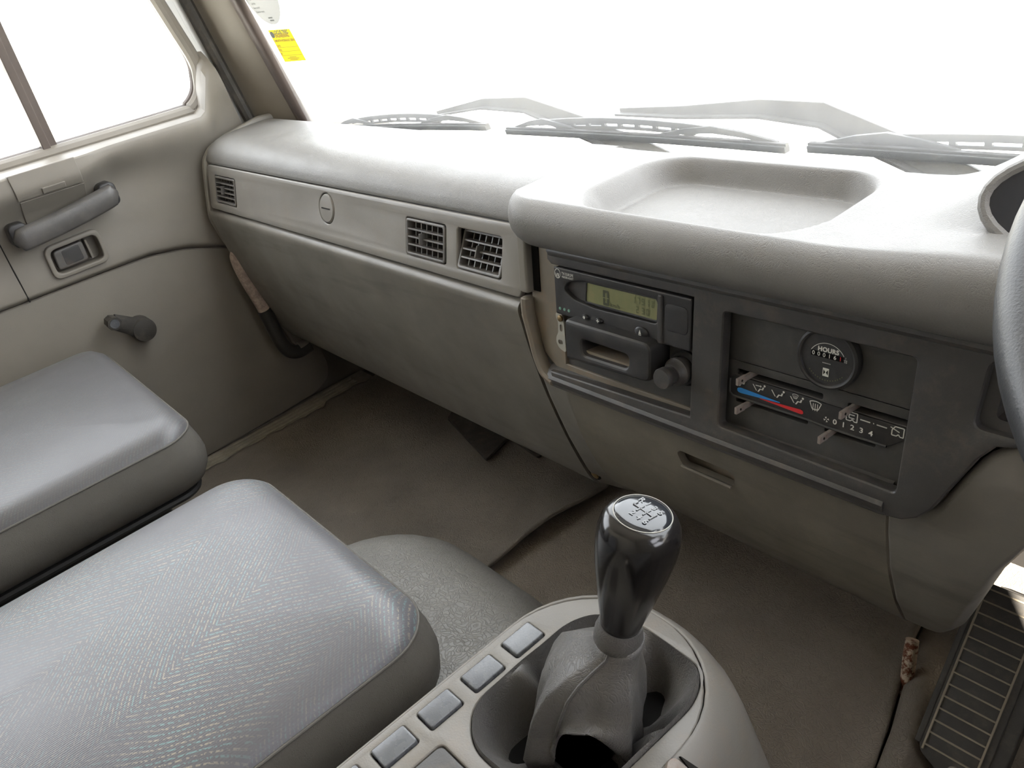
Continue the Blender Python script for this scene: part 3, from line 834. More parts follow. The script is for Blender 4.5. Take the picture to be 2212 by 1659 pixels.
# ------------------------------------------------------------------ units set into the dash
def build_display_unit():
    t = thing('speed_display_unit', (-.508, .505, -.367), 'black in-dash display unit with green LCD above the open storage box', 'display unit')
    n0 = .0035
    # body with a bevelled, recessed lens area
    lp = bl(rpoly([(-.595, -.3645), (-.4205, -.3635), (-.4195, -.3145), (-.5955, -.3145)], .002))
    eye = bl(rpoly([(-.582, -.336), (-.575, -.327), (-.553, -.3225), (-.459, -.3215), (-.4575, -.346), (-.54, -.3475), (-.568, -.344)], .006))
    plate('face', [lp, eye], -.03, n0, FB, M['black'], t, bev=.0015)
    plate('display_dish', [eye], -.02, -.0022, FB, M['bezel'], t)
    lc = bl(rpoly([(-.5525, -.3435), (-.461, -.3435), (-.460, -.3235), (-.5505, -.3240)], .0015))
    f = plate('lcd_frame', [bl(rpoly([(-.5545, -.3455), (-.459, -.3455), (-.458, -.3220), (-.5525, -.3222)], .002)), lc], -.0022, .0012, FB, M['black'], t, bev=.0006)
    l = plate('lcd', [lc], -.0025, .0002, FB, M['lcd'], t)
    tag(l, label='yellow green liquid crystal screen reading 0 km/h')
    nz = .0006
    V, F = seg7_vf('0', FB, -.529, bv(-.3425), .0155, nz, .17); obj('digit', V, F, M['seg'], l, smooth=False, recalc=False)
    V, F = text_vf('km/h', .0060, FB, -.5195, bv(-.3405), nz, bold=.00008); obj('unit_text', V, F, M['seg'], l, smooth=False, recalc=False)
    for s, u, z in (('17', -.4905, -.3325), ('9', -.4795, -.3325), ('10', -.4735, -.3325), ('2', -.4865, -.3415), ('30', -.4795, -.3415)):
        parts = [seg7_vf(ch, FB, u + i * .0058, bv(z), .0068, nz, .18) for i, ch in enumerate(s)]
        V, F = merge(*parts); obj('digit', V, F, M['seg2'], l, smooth=False, recalc=False)
    # raised end panel and rib to the right
    V, F = fbox(FB, -.4565, -.4515, bv(-.3635), bv(-.3165), n0 - .002, n0 + .0022); obj('end_rib', V, F, M['bezel'], t, bevel=.0015)
    plate('end_dish', [bl(rpoly([(-.449, -.349), (-.423, -.349), (-.423, -.323), (-.449, -.323)], .006))], n0 - .001, n0 + .0009, FB, M['black'], t, bev=.0008)
    # lamps, buttons, print
    for u in (-.588, -.5815, -.575):
        c = FB(u, bv(-.3575), n0)
        lathe('lamp', [(.0017, 0), (.0015, .0007), (.0005, .0009)], c, FB.n, M['green'], t, n=14)
    for u, z, r, s in ((-.5505, -.3585, .0044, 'o'), (-.5315, -.3582, .0044, '+'), (-.4765, -.3575, .0085, 'A')):
        b = lathe('button', [(r, -.001), (r * .97, .0012), (r * .8, .0022), (r * .3, .0026), (.0003, .0027)], FB(u, bv(z), n0), FB.n, M['black'], t, n=26, ell=(1, .62))
        if s == 'o':
            V, F = flat_vf([(u + .0016 * math.cos(a * PI / 8), bv(z) + .0016 * math.sin(a * PI / 8)) for a in range(16)], FB, n0 + .0031)
        elif s == '+':
            V, F = merge(flat_vf([(u - .0019, bv(z) - .0005), (u + .0019, bv(z) - .0005), (u + .0019, bv(z) + .0005), (u - .0019, bv(z) + .0005)], FB, n0 + .0031),
                         flat_vf([(u - .0005, bv(z) - .0019), (u + .0005, bv(z) - .0019), (u + .0005, bv(z) + .0019), (u - .0005, bv(z) + .0019)], FB, n0 + .0032))
        else:
            V, F = merge(flat_vf([(u - .0016, bv(z) - .0012), (u + .0016, bv(z) - .0012), (u, bv(z) + .0032)], FB, n0 + .0034),
                         flat_vf([(u - .0016, bv(z) - .0026), (u + .0016, bv(z) - .0026), (u + .0016, bv(z) - .0017), (u - .0016, bv(z) - .0017)], FB, n0 + .0034))
        obj('symbol', V, F, M['print'], b, smooth=False, recalc=False)
    # maker's mark: ring with lower half filled, and two lines of print
    cu, cv = -.5895, bv(-.3205)
    ro, ri = .0052, .0045
    ring = [[(cu + r * .82 * math.cos(a * PI / 16), cv + r * math.sin(a * PI / 16)) for a in range(32)] for r in (ro, ri)]
    V = [FB(*p, n0 + .0003) for p in ring[0] + ring[1]]
    F = [(i, (i + 1) % 32, 32 + (i + 1) % 32, 32 + i) for i in range(32)]
    v2, f2 = text_vf('VR', .0062, FB, cu, cv - .0021, n0 + .0004, 'CENTER', .00012, .8)
    V, F = merge((V, F), (v2, f2)); obj('maker_emblem', V, F, M['print'], t, smooth=False, recalc=False)
    V, F = merge(text_vf('TVI EUROPE', .0042, FB, cu + .006, cv + .0010, n0 + .0003, bold=.00006, sx=.72), text_vf('VEEDER-ROOT', .0030, FB, cu + .006, cv - .0024, n0 + .0003, bold=.00006, sx=.82))
    obj('maker_print', V, F, M['print'], t, smooth=False, recalc=False)
    # pale top edge
    V, F = tube_vf([FB(-.594, bv(-.3150), n0 - .0006), FB(-.42, bv(-.3150), n0 - .0006)], .0011, 8); obj('top_edge', V, F, M['bezel'], t)
build_display_unit()

def build_bracket():
    t = thing('metal_bracket', (-.597, .50, -.40), 'small zinc strip bracket with slots left of the display unit', 'bracket')
    fr = FB
    lp = rpoly([(-.602, -.3665), (-.592, -.3665), (-.590, -.3785), (-.5885, -.4095), (-.599, -.4065), (-.6035, -.400), (-.6025, -.3935), (-.5995, -.389), (-.599, -.3765), (-.602, -.372)], .004)
    lp = [(x, bv(z)) for x, z in lp]
    h1 = [(x, bv(z)) for x, z in rrect(-.5965, -.5925, -.3865, -.3785, .0019)]
    h2 = [(x, bv(z)) for x, z in rrect(-.6, -.593, -.4015, -.3965, .0022)]
    plate('strip', [lp, h1, h2], -.004, -.0025, fr, M['zinc'], t)
    V, F = fbox(fr, -.603, -.587, bv(-.409), bv(-.376), -.0125, -.0065); obj('backing_plate', V, F, M['housing'], t)  # plain plate behind the strip, in the housing plastic
    lathe('screw', [(.0036, 0), (.0034, .002), (.001, .003)], fr(-.5945, bv(-.3715), -.0025), fr.n, M['brass'], t, n=14)
build_bracket()

def build_storage_box():
    t = thing('storage_box', (-.51, .49, -.405), 'black open fronted storage box under the display unit', 'storage box')
    k = .968
    x0, x1, z0, z1 = -.568, -.456, -.4035, -.3595
    out = [(x0, z0 - .001), (x1 + .002, z0 + .004), (x1 + .002, z1 - .001), (x0, z1 - .001)]
    lo = bl(rpoly(out, [.004, .009, .010, .006], 5)); ho = bl(rpoly([(-.5435, -.3935), (-.4825, -.3925), (-.482, -.3785), (-.5445, -.3775)], .0055, 5))
    plate('shell', [lo, ho], -.045, .0185, FB, M['black'], t, bev=.0045)
    V, F = fbox(FB, -.552, -.476, bv(-.398), bv(-.372), -.046, -.042); obj('back', V, F, M['black'], t)
    V, F = fbox(FB, -.5435, -.4825, bv(-.3933), bv(-.3905), -.042, .012); obj('dusty_floor', V, F, M['housing'], t)
    # base plate the box and the lighter sit in
    V, F = fbox(FB, -.594, -.42, bv(-.4275), bv(-.3655), -.050, -.010); o = obj('mounting_panel', V, F, M['panel'], t, bevel=.002)
build_storage_box()

def build_lighter():
    c = FB(-.4345, bv(-.3865), -.010)
    t = thing('cigarette_lighter', tuple(c), 'black pop-out cigarette lighter beside the storage box', 'cigarette lighter')
    lathe('socket_ring', [(.0175, 0), (.0175, .003), (.0155, .005), (.0125, .0045), (.0115, .001)], c, FB.n, M['black'], t)
    lathe('barrel', [(.0115, 0), (.0118, .010), (.0135, .011), (.0135, .015), (.0118, .0165), (.0105, .020), (.0098, .022)], c, FB.n, M['bezel'], t)
    lathe('plug_knob', [(.0085, .020), (.0085, .027), (.0098, .029), (.0100, .0345), (.0092, .0362), (.001, .0368)], c, FB.n, M['bezel'], t)
build_lighter()

def build_heater():
    t = thing('heater_control_panel', (-.30, .51, -.43), 'dark heater control panel with bare slider levers and blue red scale', 'control panel')
    K = 1.0235; N0 = -.0118
    H = lambda x, z: (x * K, bv(z * K + .0015))
    def q(x0, x1, z0, z1, r=.001): return [H(x, z) for x, z in rrect(x0, x1, z0, z1, r, 3)]
    # upper blank and lower face with slots
    plate('upper_blank', [q(-.3875, -.216, -.3585, -.306)], -.03, N0, FB, M['panel'], t, bev=.0008)
    slots = [(-.372, -.292, -.3715, -.3665), (-.372, -.303, -.3975, -.3935), (-.271, -.2235, -.3725, -.3675), (-.288, -.246, -.3982, -.3942)]
    plate('lower_face', [q(-.3875, -.216, -.428, -.3595)] + [q(*s, .0015) for s in slots], -.03, N0 - .001, FB, M['panel'], t, bev=.0006)
    V, F = fbox(FB, -.40, -.22, bv(-.445), bv(-.36), -.034, -.0285); obj('slot_backing', V, F, M['void'], t)
    # raised scale plate
    sp = [(-.3775, -.376), (-.374, -.3725), (-.300, -.3725), (-.29, -.3735), (-.2215, -.3735), (-.2215, -.3805), (-.236, -.3925), (-.290, -.3925), (-.30, -.3915), (-.374, -.3915), (-.3775, -.3885)]
    sp2 = [H(x, z) for x, z in rpoly(sp, .0025)]
    plate('scale_plate', [sp2], N0 - .002, N0 + .0008, FB, M['black'], t, bev=.0005)
    # bead round the lower edge
    pts = [(-.3775, -.376), (-.3775, -.389), (-.374, -.3918), (-.30, -.3918), (-.29, -.3928), (-.237, -.3928)]
    tube('scale_bead', [FB(*H(x, z), N0 + .0006) for x, z in rpoly(pts + pts[::-1][1:-1], 0)[:6]], .0012, M['panel'], t, n=8)
    nz = N0 + .0013
    def prt(name, vfs, m): V, F = merge(*vfs); return obj(name, V, F, M[m], t, smooth=False, recalc=False)
    poly = lambda pts: flat_vf([H(x, z) for x, z in pts], FB, nz)
    # blue and red wedge
    prt('blue_wedge', [poly([(-.3695, -.3835), (-.368, -.3826), (-.366, -.3822), (-.328, -.3842), (-.328, -.3850), (-.366, -.3872), (-.3685, -.3868), (-.3697, -.3855)])], 'blue')
    prt('red_wedge', [poly([(-.347, -.3862), (-.347, -.3868), (-.309, -.3888), (-.307, -.3884), (-.3063, -.3872), (-.307, -.3855), (-.309, -.3848), (-.326, -.3856)])], 'red')
    # air flow pictograms
    def seat(cx, cz):
        return [poly([(cx + .0005, cz - .0035), (cx + .002, cz - .001), (cx + .0046, cz - .001), (cx + .0055, cz + .0018), (cx + .0042, cz + .0018), (cx + .0034, cz - .0002), (cx + .0012, cz - .0002), (cx - .0008, cz - .0034)]),
                poly([(cx + .0058 + .001 * math.cos(a), cz + .0032 + .001 * math.sin(a)) for a in [i * PI / 4 for i in range(8)]])]
    def pane(cx, cz): return [poly([(cx - .0058, cz + .0022), (cx - .0048, cz + .0022), (cx - .0012, cz - .0028), (cx - .0022, cz - .0028)])]
    def fan_arrow(cx, cz): return [poly([(cx - .0028, cz + .0022), (cx + .0018, cz + .0024), (cx + .0018, cz + .0016), (cx - .0028, cz + .0014)]), poly([(cx + .0018, cz + .0032), (cx + .0032, cz + .002), (cx + .0018, cz + .0008)])]
    def screen(cx, cz, s):
        out = []
        P = [(-1, .55), (-.5, .72), (0, .78), (.5, .72), (1, .55), (.55, -.6), (0, -.68), (-.55, -.6)]
        for a, b in zip(P, P[1:] + P[:1]):
            d = Vector((b[0] - a[0], b[1] - a[1])); n_ = Vector((-d.y, d.x)).normalized() * .07
            out.append(poly([(cx + (a[0] + n_.x) * s, cz + (a[1] + n_.y) * s), (cx + (b[0] + n_.x) * s, cz + (b[1] + n_.y) * s), (cx + (b[0] - n_.x) * s, cz + (b[1] - n_.y) * s), (cx + (a[0] - n_.x) * s, cz + (a[1] - n_.y) * s)]))
        for k in (-.38, 0, .38):
            out.append(poly([(cx + (k - .06) * s, cz - .9 * s), (cx + (k + .06) * s, cz - .9 * s), (cx + (k + .06) * s, cz + .35 * s), (cx + (k - .06) * s, cz + .35 * s)]))
        return out
    z = -.3775
    prt('airflow_symbol', seat(-.3675, z), 'print')
    prt('airflow_symbol', seat(-.349, z) + pane(-.349, z) + fan_arrow(-.349, z), 'print')
    prt('airflow_symbol', seat(-.331, z) + pane(-.331, z), 'print')
    prt('airflow_symbol', seat(-.3135, z - .0005) + pane(-.3135, z - .0005) + screen(-.3145, z + .0026, .0026), 'print')
    prt('demist_symbol', screen(-.2965, z, .0050), 'print')
    # fan speeds
    fz = -.3862
    fan = []
    for a in range(4):
        c, s_ = math.cos(a * PI / 2 + .4), math.sin(a * PI / 2 + .4)
        fan.append(poly([(-.2862 + .0004 * c, fz + .0004 * s_), (-.2862 + .0022 * c - .0007 * s_, fz + .0022 * s_ + .0007 * c), (-.2862 + .0022 * c + .0011 * s_, fz + .0022 * s_ - .0011 * c)]))
    prt('fan_symbol', fan, 'print')
    for i, x in enumerate((-.2790, -.2718, -.2645, -.2572, -.2497)):
        u, v = H(x, fz); V, F = text_vf(str(i), .0062, FB, u, v, nz, 'CENTER', .00012, 1.15); obj('speed_number', V, F, M['print'], t, smooth=False, recalc=False)
    # recirculate and fresh air cab symbols with dash line
    def cabsym(cx, cz, s):
        P = [(-1, -.8), (-1, .1), (-.55, .8), (.9, .8), (.9, -.8), (.35, -.8), (.1, -.45), (-.25, -.8)]
        out = []
        for a, b in zip(P, P[1:] + P[:1]):
            d = Vector((b[0] - a[0], b[1] - a[1])); n_ = Vector((-d.y, d.x)).normalized() * .09
            out.append(poly([(cx + (a[0] + n_.x) * s, cz + (a[1] + n_.y) * s), (cx + (b[0] + n_.x) * s, cz + (b[1] + n_.y) * s), (cx + (b[0] - n_.x) * s, cz + (b[1] - n_.y) * s), (cx + (a[0] - n_.x) * s, cz + (a[1] - n_.y) * s)]))
        return out
    s = .0046
    def bar(x0, z0, x1, z1, w_):
        d = Vector((x1 - x0, z1 - z0)); n_ = Vector((-d.y, d.x)).normalized() * w_
        return poly([(x0 + n_.x, z0 + n_.y), (x1 + n_.x, z1 + n_.y), (x1 - n_.x, z1 - n_.y), (x0 - n_.x, z0 - n_.y)])
    rz = -.3772
    prt('recirculate_symbol', cabsym(-.2655, rz, s) + [bar(-.268, rz - .0012, -.2635, rz - .0012, .0004), bar(-.268, rz + .0015, -.2635, rz + .0015, .0004), bar(-.268, rz - .0012, -.268, rz + .0015, .0004)], 'print')
    prt('fresh_air_symbol', cabsym(-.2295, rz - .0006, s) + [bar(-.2355, rz + .0018, -.2285, rz - .0008, .0004)], 'print')
    prt('scale_line', [bar(-.259, rz, -.251, rz - .0001, .0005), bar(-.2488, rz, -.2480, rz, .0005), bar(-.246, rz - .0002, -.238, rz - .0003, .0005)], 'print')
    # bare slider levers sticking out of the slots
    for x, z in ((-.3585, -.3690), (-.3585, -.3955), (-.2665, -.3700), (-.2815, -.3962)):
        u, v = H(x, z)
        V, F = [], []
        lv = obj('slider_lever', *merge(fbox(FB, u - .0016, u + .0016, v - .0026, v + .0026, -.027, -.001), fbox(FB, u - .0014, u + .0014, v - .0034, v + .0032, -.005, .0075)), M['lever'], t, bevel=.0006)
        V, F = lathe_vf([(.0011, 0), (.0011, .0036)], FB(u - .0018, v, .002), FB.u, 10); obj('pin_hole', V, F, M['gap'], lv)
build_heater()

def build_hour_meter():
    K = 1.0; n0 = -.011
    c = FB(-.2945, bv(-.3395), n0)
    t = thing('hour_meter', tuple(c), 'round black engine hour meter with white HOURS print and counter', 'hour meter')
    lathe('case', [(.0235, -.012), (.0262, 0), (.0265, .004), (.0258, .0065), (.0240, .0078), (.0225, .0072), (.0218, .0055)], c, FB.n, M['black'], t, n=48)
    lathe('dial', [(.0222, .003), (.0222, .0052), (.0005, .0054)], c, FB.n, M['lens'], t, n=48)
    fr = Fr(c, FB.u, FB.v); nz = .0059
    # arc line
    R0, R1 = .0158, .0163; A = [math.radians(lerp(150, 32, i / 20)) for i in range(21)]
    V = [fr(R0 * math.cos(a), R0 * math.sin(a) - .0035, nz) for a in A] + [fr(R1 * math.cos(a), R1 * math.sin(a) - .0035, nz) for a in A]
    F = [(i, i + 1, 22 + i, 21 + i) for i in range(20)]
    obj('arc_line', V, F, M['print'], t, smooth=False, recalc=False)
    V, F = text_vf('HOURS', .0052, fr, .0005, .0068, nz, 'CENTER', .00022, 1.0); obj('hours_text', V, F, M['print'], t, smooth=False, recalc=False)
    V, F = fbox(fr, -.0140, .0135, .0000, .0044, .0053, .0057); cnt = obj('counter_window', V, F, M['void'], t)
    for i, ch in enumerate('000161'):
        u = -.0118 + i * .00455
        V, F = text_vf(ch, .0048, fr, u, .0022, nz, 'CENTER', .00006); obj('counter_digit', V, F, M['print'] if i < 5 else M['red'], cnt, smooth=False, recalc=False)
    V, F = merge(text_vf('1', .0026, fr, .0152, .0038, nz, 'CENTER'), text_vf('10', .0026, fr, .0152, .0008, nz, 'CENTER'), flat_vf([(.0138, .0021), (.0166, .0021), (.0166, .0024), (.0138, .0024)], fr, nz))
    obj('tenth_mark', V, F, M['print'], t, smooth=False, recalc=False)
    V, F = merge(*[flat_vf([(x, -.0044), (x + .0005, -.0044), (x + .0005, -.0037), (x, -.0037)], fr, nz) for x in [-.0035 + i * .0009 for i in range(8)]])
    obj('fine_print', V, F, M['print'], t, smooth=False, recalc=False)
    # hourglass
    V, F = merge(flat_vf([(-.0026, -.0152), (.0026, -.0152), (.0026, -.0082), (-.0026, -.0082)], fr, nz)); hg = obj('hourglass_sign', V, F, M['print'], t, smooth=False, recalc=False)
    V, F = merge(flat_vf([(-.0019, -.0141), (-.0019, -.0093), (-.0003, -.0117)], fr, nz + .0002), flat_vf([(.0019, -.0141), (.0003, -.0117), (.0019, -.0093)], fr, nz + .0002))
    obj('hourglass', V, F, M['void'], hg, smooth=False, recalc=False)
    lst = []
    for i in range(15):
        a = math.radians(lerp(222, 318, i / 14)); r = .0185
        lst.append(flat_vf([(r * math.cos(a) + dx, r * math.sin(a) + dy) for dx, dy in ((-.0004, -.0005), (.0004, -.0005), (.0004, .0005), (-.0004, .0005))], fr, nz))
    V, F = merge(*lst); obj('rim_print', V, F, M['seg2'], t, smooth=False, recalc=False)
build_hour_meter()

# ================================================================== FLOOR COVERINGS
def nz(x, y, s, k=0): return mnoise.noise(Vector((x * s, y * s, k)))

def build_mats():
    def fn(i, j):
        y = lerp(-.42, .80, j)
        xl = -1.562 + .010 * nz(y, 3, 14) + .012 * nz(y, 8, 45) + (.03 * sstep(.60, .66, y))
        if y > .60: xl = -1.575 + .016 * nz(y, 5, 30)
        xr = -.832 + .010 * math.sin(y * 9) - .02 * sstep(.5, .45, y) * .5
        x = lerp(xl, xr, i)
        z = -.8665 + .003 * nz(x, y, 5) + .0016 * nz(x, y, 16, 2)
        e = (x - xr + .07) / .07
        if e > 0: z += .016 * e * e * (.75 + .4 * math.sin(y * 22 + 1))
        if y > .74: z += (y - .74) * .55
        return (x, y, z)
    V, F = grid_vf(70, 80, fn)
    o = obj('floor_mat', V, F, M['mat'], solid=.005, angle=60)
    tag(o, 'torn dark vinyl floor covering in the passenger footwell', 'floor mat')
    def fn2(i, j):
        y = lerp(-.42, .90, j)
        xr = interp([(-.5, -.235), (.50, -.246), (.60, -.268), (.68, -.290), (.74, -.306), (.80, -.315), (.9, -.32)], y) + .0
        x = lerp(-.875, xr, i)
        z = -.8765 + .004 * nz(x, y, 4, 5) + .0015 * nz(x, y, 13, 2)
        z += .020 * math.exp(-((x + .36) / .07) ** 2) * sstep(.75, .5, y) * sstep(.30, .45, y)
        if x > xr - .03: z += .008 * ((x - xr + .03) / .03) ** 2
        if y > .77: z += (y - .77) * .6
        return (x, y, z)
    V, F = grid_vf(60, 80, fn2)
    o = obj('floor_mat', V, F, M['mat2'], solid=.006, angle=60)
    tag(o, 'brown grained vinyl mat in front of the gear console', 'floor mat')
    # driver side covering whose edge rolls up against the footrest
    def fn3(i, j):
        y = lerp(.30, .95, j)
        xl = interp([(.3, -.245), (.50, -.243), (.60, -.262), (.68, -.284), (.74, -.302), (.80, -.312), (.95, -.33)], y)
        x = lerp(xl, .40, i ** 1.7)
        d = x - xl
        z = -.881 + .030 * math.exp(-((d - .018) / .020) ** 2) * sstep(.80, .62, y) * (1 if d > .0 else 0) + .002 * nz(x, y, 20)
        if y > .78: z += (y - .78) * .5
        return (x, y, z)
    V, F = grid_vf(60, 50, fn3)
    o = obj('floor_mat', V, F, M['mat2'], solid=.004, angle=60)
    tag(o, 'rolled up vinyl mat edge beside the ribbed footrest', 'floor mat')
    # dark torn patch lying under the dash
    lp = rpoly([(-1.27, .79), (-1.255, .715), (-1.062, .662), (-1.082, .728), (-1.075, .735), (-.990, .728), (-.985, .80)], .006)
    fr = Fr((0, 0, -.8605), (1, 0, 0), (0, 1, 0))
    def bend(u, v, n): return (u, v, -.8605 + n + max(0, v - .74) * .55 + .002 * nz(u, v, 25) + .006 * math.exp(-((u + 1.065) / .02) ** 2))
    class B_:
        def __call__(s, u, v, n=0): return bend(u, v, n)
    n = 24
    o = plate('mat_patch', [lp], 0, .006, B_(), M['patch'], None, bev=.001)
    tag(o, 'dark torn patch of matting under the passenger dash', 'mat patch')
build_mats()

def ring_rr(x0, x1, y0, y1, r, z, k=7, zf=None):
    return [(x, y, (zf(x, y) if zf else z)) for x, y in rrect(x0, x1, y0, y1, r, k)]

def build_hump():
    rings = []
    for s in range(13):
        a = s / 12 * PI / 2
        ins = .125 * (1 - math.cos(a)) ; z = -.868 + .240 * math.sin(a)
        rings.append(ring_rr(-.905 + ins, -.475 + ins * .25, -.70, .432 - ins * 1.05, .15 - ins * .35, z, 9))
    for ins, dz in ((.155, .004), (.20, .007), (.25, .009)):
        rings.append(ring_rr(-.905 + ins, -.475 + .031, -.66, .432 - ins * 1.05, .06, -.628 + dz, 9))
    V, F = loft(rings, True, False, True)
    o = obj('engine_cover', V, F, M['hump'], angle=80)
    tag(o, 'rounded grey vinyl engine cover between the middle seat and console', 'engine cover')
build_hump()

# ================================================================== CONSOLE AND GEAR LEVER
def build_console():
    t = thing('gear_console', (-.327, .1, -.86), 'grey plastic gear console with a row of blank switches', 'console')
    zt = -.500
    def out(ins, r): return rrect(-.4275 + ins, -.2430 - ins, -.55, .3365 - ins, max(.01, r - ins), 10)
    boot = rpoly([(-.388, .176), (-.360, .1535), (-.300, .155), (-.2655, .195), (-.2625, .285), (-.276, .312), (-.345, .316), (-.376, .302), (-.388, .278)], .02, 5)
    # top plate with the gaiter opening, then a skirt
    ft = Fr((0, 0, zt), (1, 0, 0), (0, 1, 0))
    sw = [rrect(-.4145, -.3935, y - .0155, y + .0155, .002, 3) for y in (.2445, .2015, .1585, .1160, .0735)]
    big = rrect(-.380, -.318, .03, .1415, .005, 4)
    plate('top_plate', [out(.005, .09), boot] + sw + [big], -.012, 0, ft, M['console'], t, bev=.0018)
    rings = []
    for ins, z, fl in ((.0055, zt - .0005, 0), (.003, zt - .0014, 0), (.001, zt - .0035, .002), (0, zt - .007, .005), (0, zt - .013, .010), (0, zt - .024, .016), (0, zt - .045, .022), (-.004, zt - .10, .030), (-.010, zt - .20, .040), (-.014, zt - .372, .050)):
        ring = []
        for x, y in out(ins, .085):
            k = sstep(-.36, -.26, x); ring.append((x + fl * k, y + fl * .55 * sstep(.2, .32, y), z))
        rings.append(ring)
    V, F = loft(rings, True)
    obj('skirt', V, F, M['console'], t, angle=80, solid=.003)
    V, F = plate_vf([out(.012, .08)], -.05, -.045, ft); obj('inner_floor', V, F, M['void'], t)
    # blanks
    for i, y in enumerate((.2445, .2015, .1585, .1160, .0735)):
        o = plate('switch_blank', [rrect(-.4137, -.3943, y - .0147, y + .0147, .002, 3)], -.012, .0022, ft, M['blank'], t, bev=.0012)
    plate('blank_panel', [rrect(-.379, -.319, .031, .1405, .005, 4)], -.010, -.0005, ft, M['bezel'], t, bev=.001)
    # side seam line and torn latch on the driver side
    pts = [(-.2290, .262, zt - .020), (-.2225, .268, zt - .040), (-.2165, .272, zt - .075), (-.2120, .275, zt - .12)]
    tube('side_seam', smooth_path(pts, 4), .0010, M['console'], t, n=6)
    fs = Fr((-.2365, .232, zt - .0085), (0, 1, 0), (-.75, 0, .66))
    cl = plate('latch_plate', [rpoly([(-.016, -.012), (.016, -.014), (.009, .014), (.003, .016), (-.014, .004)], .003)], -.001, .0025, fs, M['lever'], t, bev=.0006)
    lathe('latch_screw', [(.0028, 0), (.0026, .0015), (.0005, .002)], fs(-.003, -.006, .0025), fs.n, M['zinc'], cl, n=12)
    plate('latch_gap', [rpoly([(.012, -.012), (.020, -.008), (.012, .013)], .002)], .0, .0026, fs, M['gap'], cl)
    return boot, zt
BOOT, CT = build_console()

def resample(loop, n):
    P = [Vector((p[0], p[1])) for p in loop]; m = len(P)
    c = sum(P, Vector((0, 0))) / m
    # by angle from the centre so that rings line up
    out = []
    for k in range(n):
        a = 2 * PI * k / n; d = Vector((math.cos(a), math.sin(a))); best = None
        for i in range(m):
            p, q = P[i] - c, P[(i + 1) % m] - c; e = q - p
            den = d.x * e.y - d.y * e.x
            if abs(den) < 1e-12: continue
            tt = (p.x * e.y - p.y * e.x) / den; s = (p.x * d.y - p.y * d.x) / den
            if tt > 0 and -1e-6 <= s <= 1 + 1e-6 and (best is None or tt > best): best = tt
        out.append(c + d * best)
    return out, c

